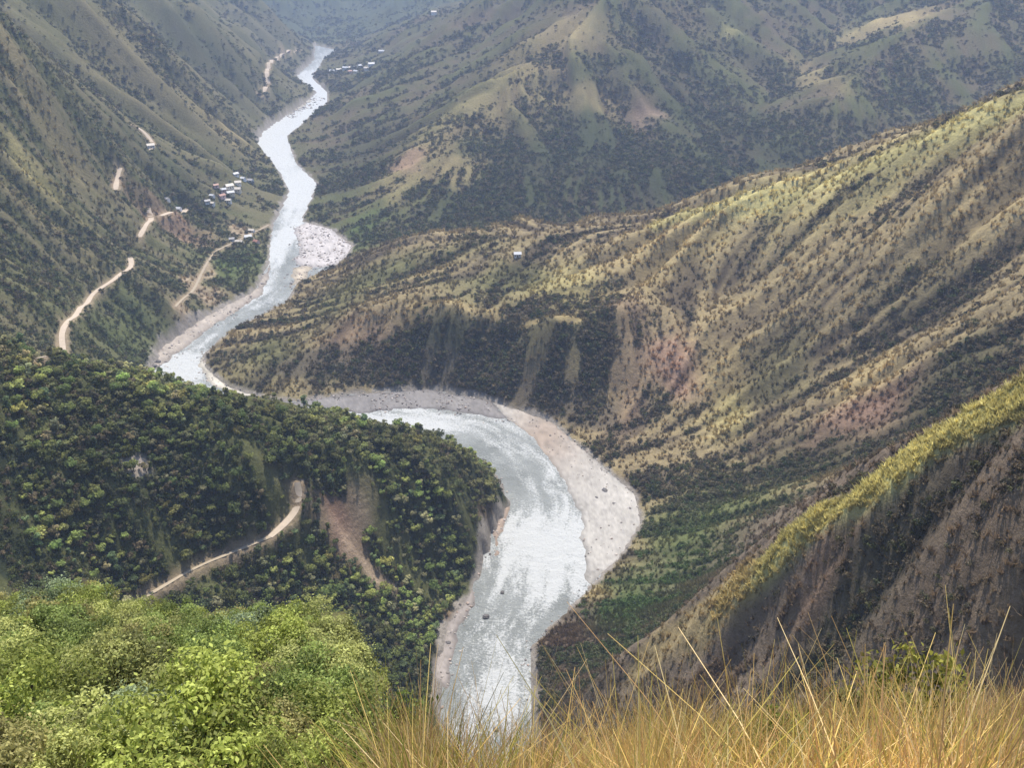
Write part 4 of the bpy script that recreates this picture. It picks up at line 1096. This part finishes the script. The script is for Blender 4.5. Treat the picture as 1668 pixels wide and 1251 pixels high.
def blades(n_b, sampler, seed, hmin, hmax, wid, tints, lean=.22, segs=4, plume=0):
    r = np.random.default_rng(seed)
    x, y = sampler(r, n_b); n_b = len(x)
    z = cam_hill(x, y) - .03
    h = hmin + (hmax - hmin) * r.random(n_b) ** 1.3
    az = r.random(n_b) * 6.28; ln = np.abs(r.normal(0, lean, n_b)) + .05
    lx, ly = np.cos(az) * ln * h, np.sin(az) * ln * h
    cu = r.random(n_b) * .9
    wa = r.random(n_b) * 6.28; w = wid * (.6 + .8 * r.random(n_b))
    vs, cs = [], []
    base = np.array(tints)[r.integers(0, len(tints), n_b)] * (.65 + .7 * r.random(n_b))[:, None]
    cl = fbm(x, y, 1.0, 3, 201) * .8; c2 = fbm(x, y, 1.6, 2, 207)
    base = base * np.clip(1.0 + 1.1 * cl, .35, 1.7)[:, None] * np.stack([1 + .0 * c2, 1 + .12 * c2, 1 - .2 * c2], 1)
    base = base * np.array((1.05, .96, .92))
    h = h * np.clip(1.0 + .6 * fbm(x, y, 1.1, 2, 211), .55, 1.25)
    for k in range(segs + 1):
        t = k / segs
        b = t * (1 - cu) + t * t * cu
        px, py, pz = x + lx * b * (1 + .6 * t), y + ly * b * (1 + .6 * t), z + h * (t - .12 * cu * t * t)
        ww = w * (1 - .85 * t) + .0006
        vs.append(np.stack([px - np.cos(wa) * ww, py - np.sin(wa) * ww, pz], 1)); vs.append(np.stack([px + np.cos(wa) * ww, py + np.sin(wa) * ww, pz], 1))
        cs += [base, base]
    pv_, pf_, pc_ = [], [], []
    if plume:                                                   # feathery seed heads
        for i in range(n_b):
            for k in range(plume):
                t = .70 + .30 * r.random(); b = t * (1 - cu[i]) + t * t * cu[i]
                p0 = np.array([x[i] + lx[i] * b * (1 + .6 * t), y[i] + ly[i] * b * (1 + .6 * t), z[i] + h[i] * (t - .12 * cu[i] * t * t)])
                d_ = np.array([.5 * r.standard_normal() + lx[i], .5 * r.standard_normal() + ly[i], 1.0]); d_ *= (.02 + .03 * r.random()) / np.linalg.norm(d_)
                sd_ = np.array([math.cos(wa[i] + k), math.sin(wa[i] + k), 0]) * .0022
                o_ = len(pv_); pv_ += [p0 - sd_, p0 + sd_, p0 + d_ + sd_ * .4, p0 + d_ - sd_ * .4]; pf_.append((o_, o_ + 1, o_ + 2, o_ + 3)); pc_ += [base[i] * 1.15] * 4
    Vv = np.stack(vs, 1); Cv = np.stack(cs, 1); m = 2 * (segs + 1)
    i0 = np.arange(n_b)[:, None] * m
    f = np.concatenate([np.stack([i0[:, 0] + 2 * k, i0[:, 0] + 2 * k + 1, i0[:, 0] + 2 * k + 3, i0[:, 0] + 2 * k + 2], 1) for k in range(segs)])
    Vr, Cr = Vv.reshape(-1, 3), Cv.reshape(-1, 3)
    if pv_:
        f = np.concatenate([f, np.array(pf_) + len(Vr)]); Vr = np.concatenate([Vr, np.array(pv_)]); Cr = np.concatenate([Cr, np.array(pc_)])
    return Vr, f, Cr
GT = [(0.54, 0.39, 0.15), (0.62, 0.49, 0.19), (0.50, 0.34, 0.16), (0.66, 0.54, 0.31), (0.40, 0.35, 0.11), (0.44, 0.29, 0.15)]
GG = [(0.34, 0.32, 0.07), (0.22, 0.26, 0.05), (0.45, 0.40, 0.10)]
def samp(ulo, uhi, ylo, yhi, dens):
    def f(r, n_):
        y = ylo + (yhi - ylo) * r.random(n_) ** 1.2
        u = ulo + (uhi - ulo) * r.random(n_)
        d = (u - CX) / FPX; x = d * y * 1.36
        k = fbm(x, y, .9, 3, 111) + dens
        return x[k > r.random(n_) * .5], y[k > r.random(n_) * .5]
    def g(r, n_):
        y = ylo + (yhi - ylo) * r.random(n_) ** 1.2
        u = ulo + (uhi - ulo) * r.random(n_)
        x = (u - CX) / FPX * y * 1.36
        m = fbm(x, y, .9, 3, 111) + dens > r.random(n_) * .5
        return x[m], y[m]
    return g
parts = [blades(9000, samp(880, 2300, 6, 22, .45), 11, .4, .8, .006, GT), blades(5000, samp(1700, 2500, 1.7, 8, .4), 12, .35, .8, .0042, GT), blades(22000, samp(1060, 1760, 1.7, 9, .45), 1, .38, .92, .0042, GT), blades(6500, samp(1080, 1760, 1.7, 6, .1), 2, .3, .7, .005, GT + GG),
         blades(7000, samp(840, 1120, 2.0, 8, .25), 3, .3, .8, .0032, GT), blades(5200, samp(690, 890, 2.0, 8.5, .2), 4, .4, 1.0, .0032, GT + GG),
         blades(10500, samp(480, 740, 2.2, 8, .25), 5, .4, 1.0, .0035, GT + GG), blades(2600, samp(300, 560, 2.5, 7, .05), 6, .3, .8, .004, GG + GT),
         blades(260, samp(430, 740, 3.6, 8, .3), 7, .5, .8, .0035, GT[3:4] + GT[1:2], .3, plume=16), blades(600, samp(1100, 1740, 3.8, 9, .3), 8, .45, .68, .0026, GT[3:4] + GT[1:2], .3, plume=16)]
vo, fo_, co, off = [], [], [], 0
for v, f, c in parts:
    vo.append(v); fo_.append(f + off); co.append(c); off += len(v)
me = new_mesh('dry_grass', np.concatenate(vo), np.concatenate(fo_)); set_col(me, 'cover', np.concatenate(co))
tag(add_obj('dry_grass', me, MAT['grass']), 'tall golden dry grass on the brink of the near slope', 'grass', kind='stuff')

# ------------------------------------------------------------------ haze in the valley air
hz = box_mesh('haze', -6600, 6600, -6600, 6600, -8, 1500)
hm = bpy.data.materials.new('haze_air'); hm.use_nodes = True
nt = hm.node_tree; nt.nodes.remove(nt.nodes['Principled BSDF'])
pv = nt.nodes.new('ShaderNodeVolumePrincipled')
pv.inputs['Color'].default_value = (0.55, 0.69, 1.0, 1); pv.inputs['Density'].default_value = 0.000135; pv.inputs['Anisotropy'].default_value = 0.0
nt.links.new(pv.outputs[0], nt.nodes['Material Output'].inputs['Volume'])
tag(add_obj('haze', hz, hm), 'pale blue haze filling the valley air', 'haze', kind='stuff')
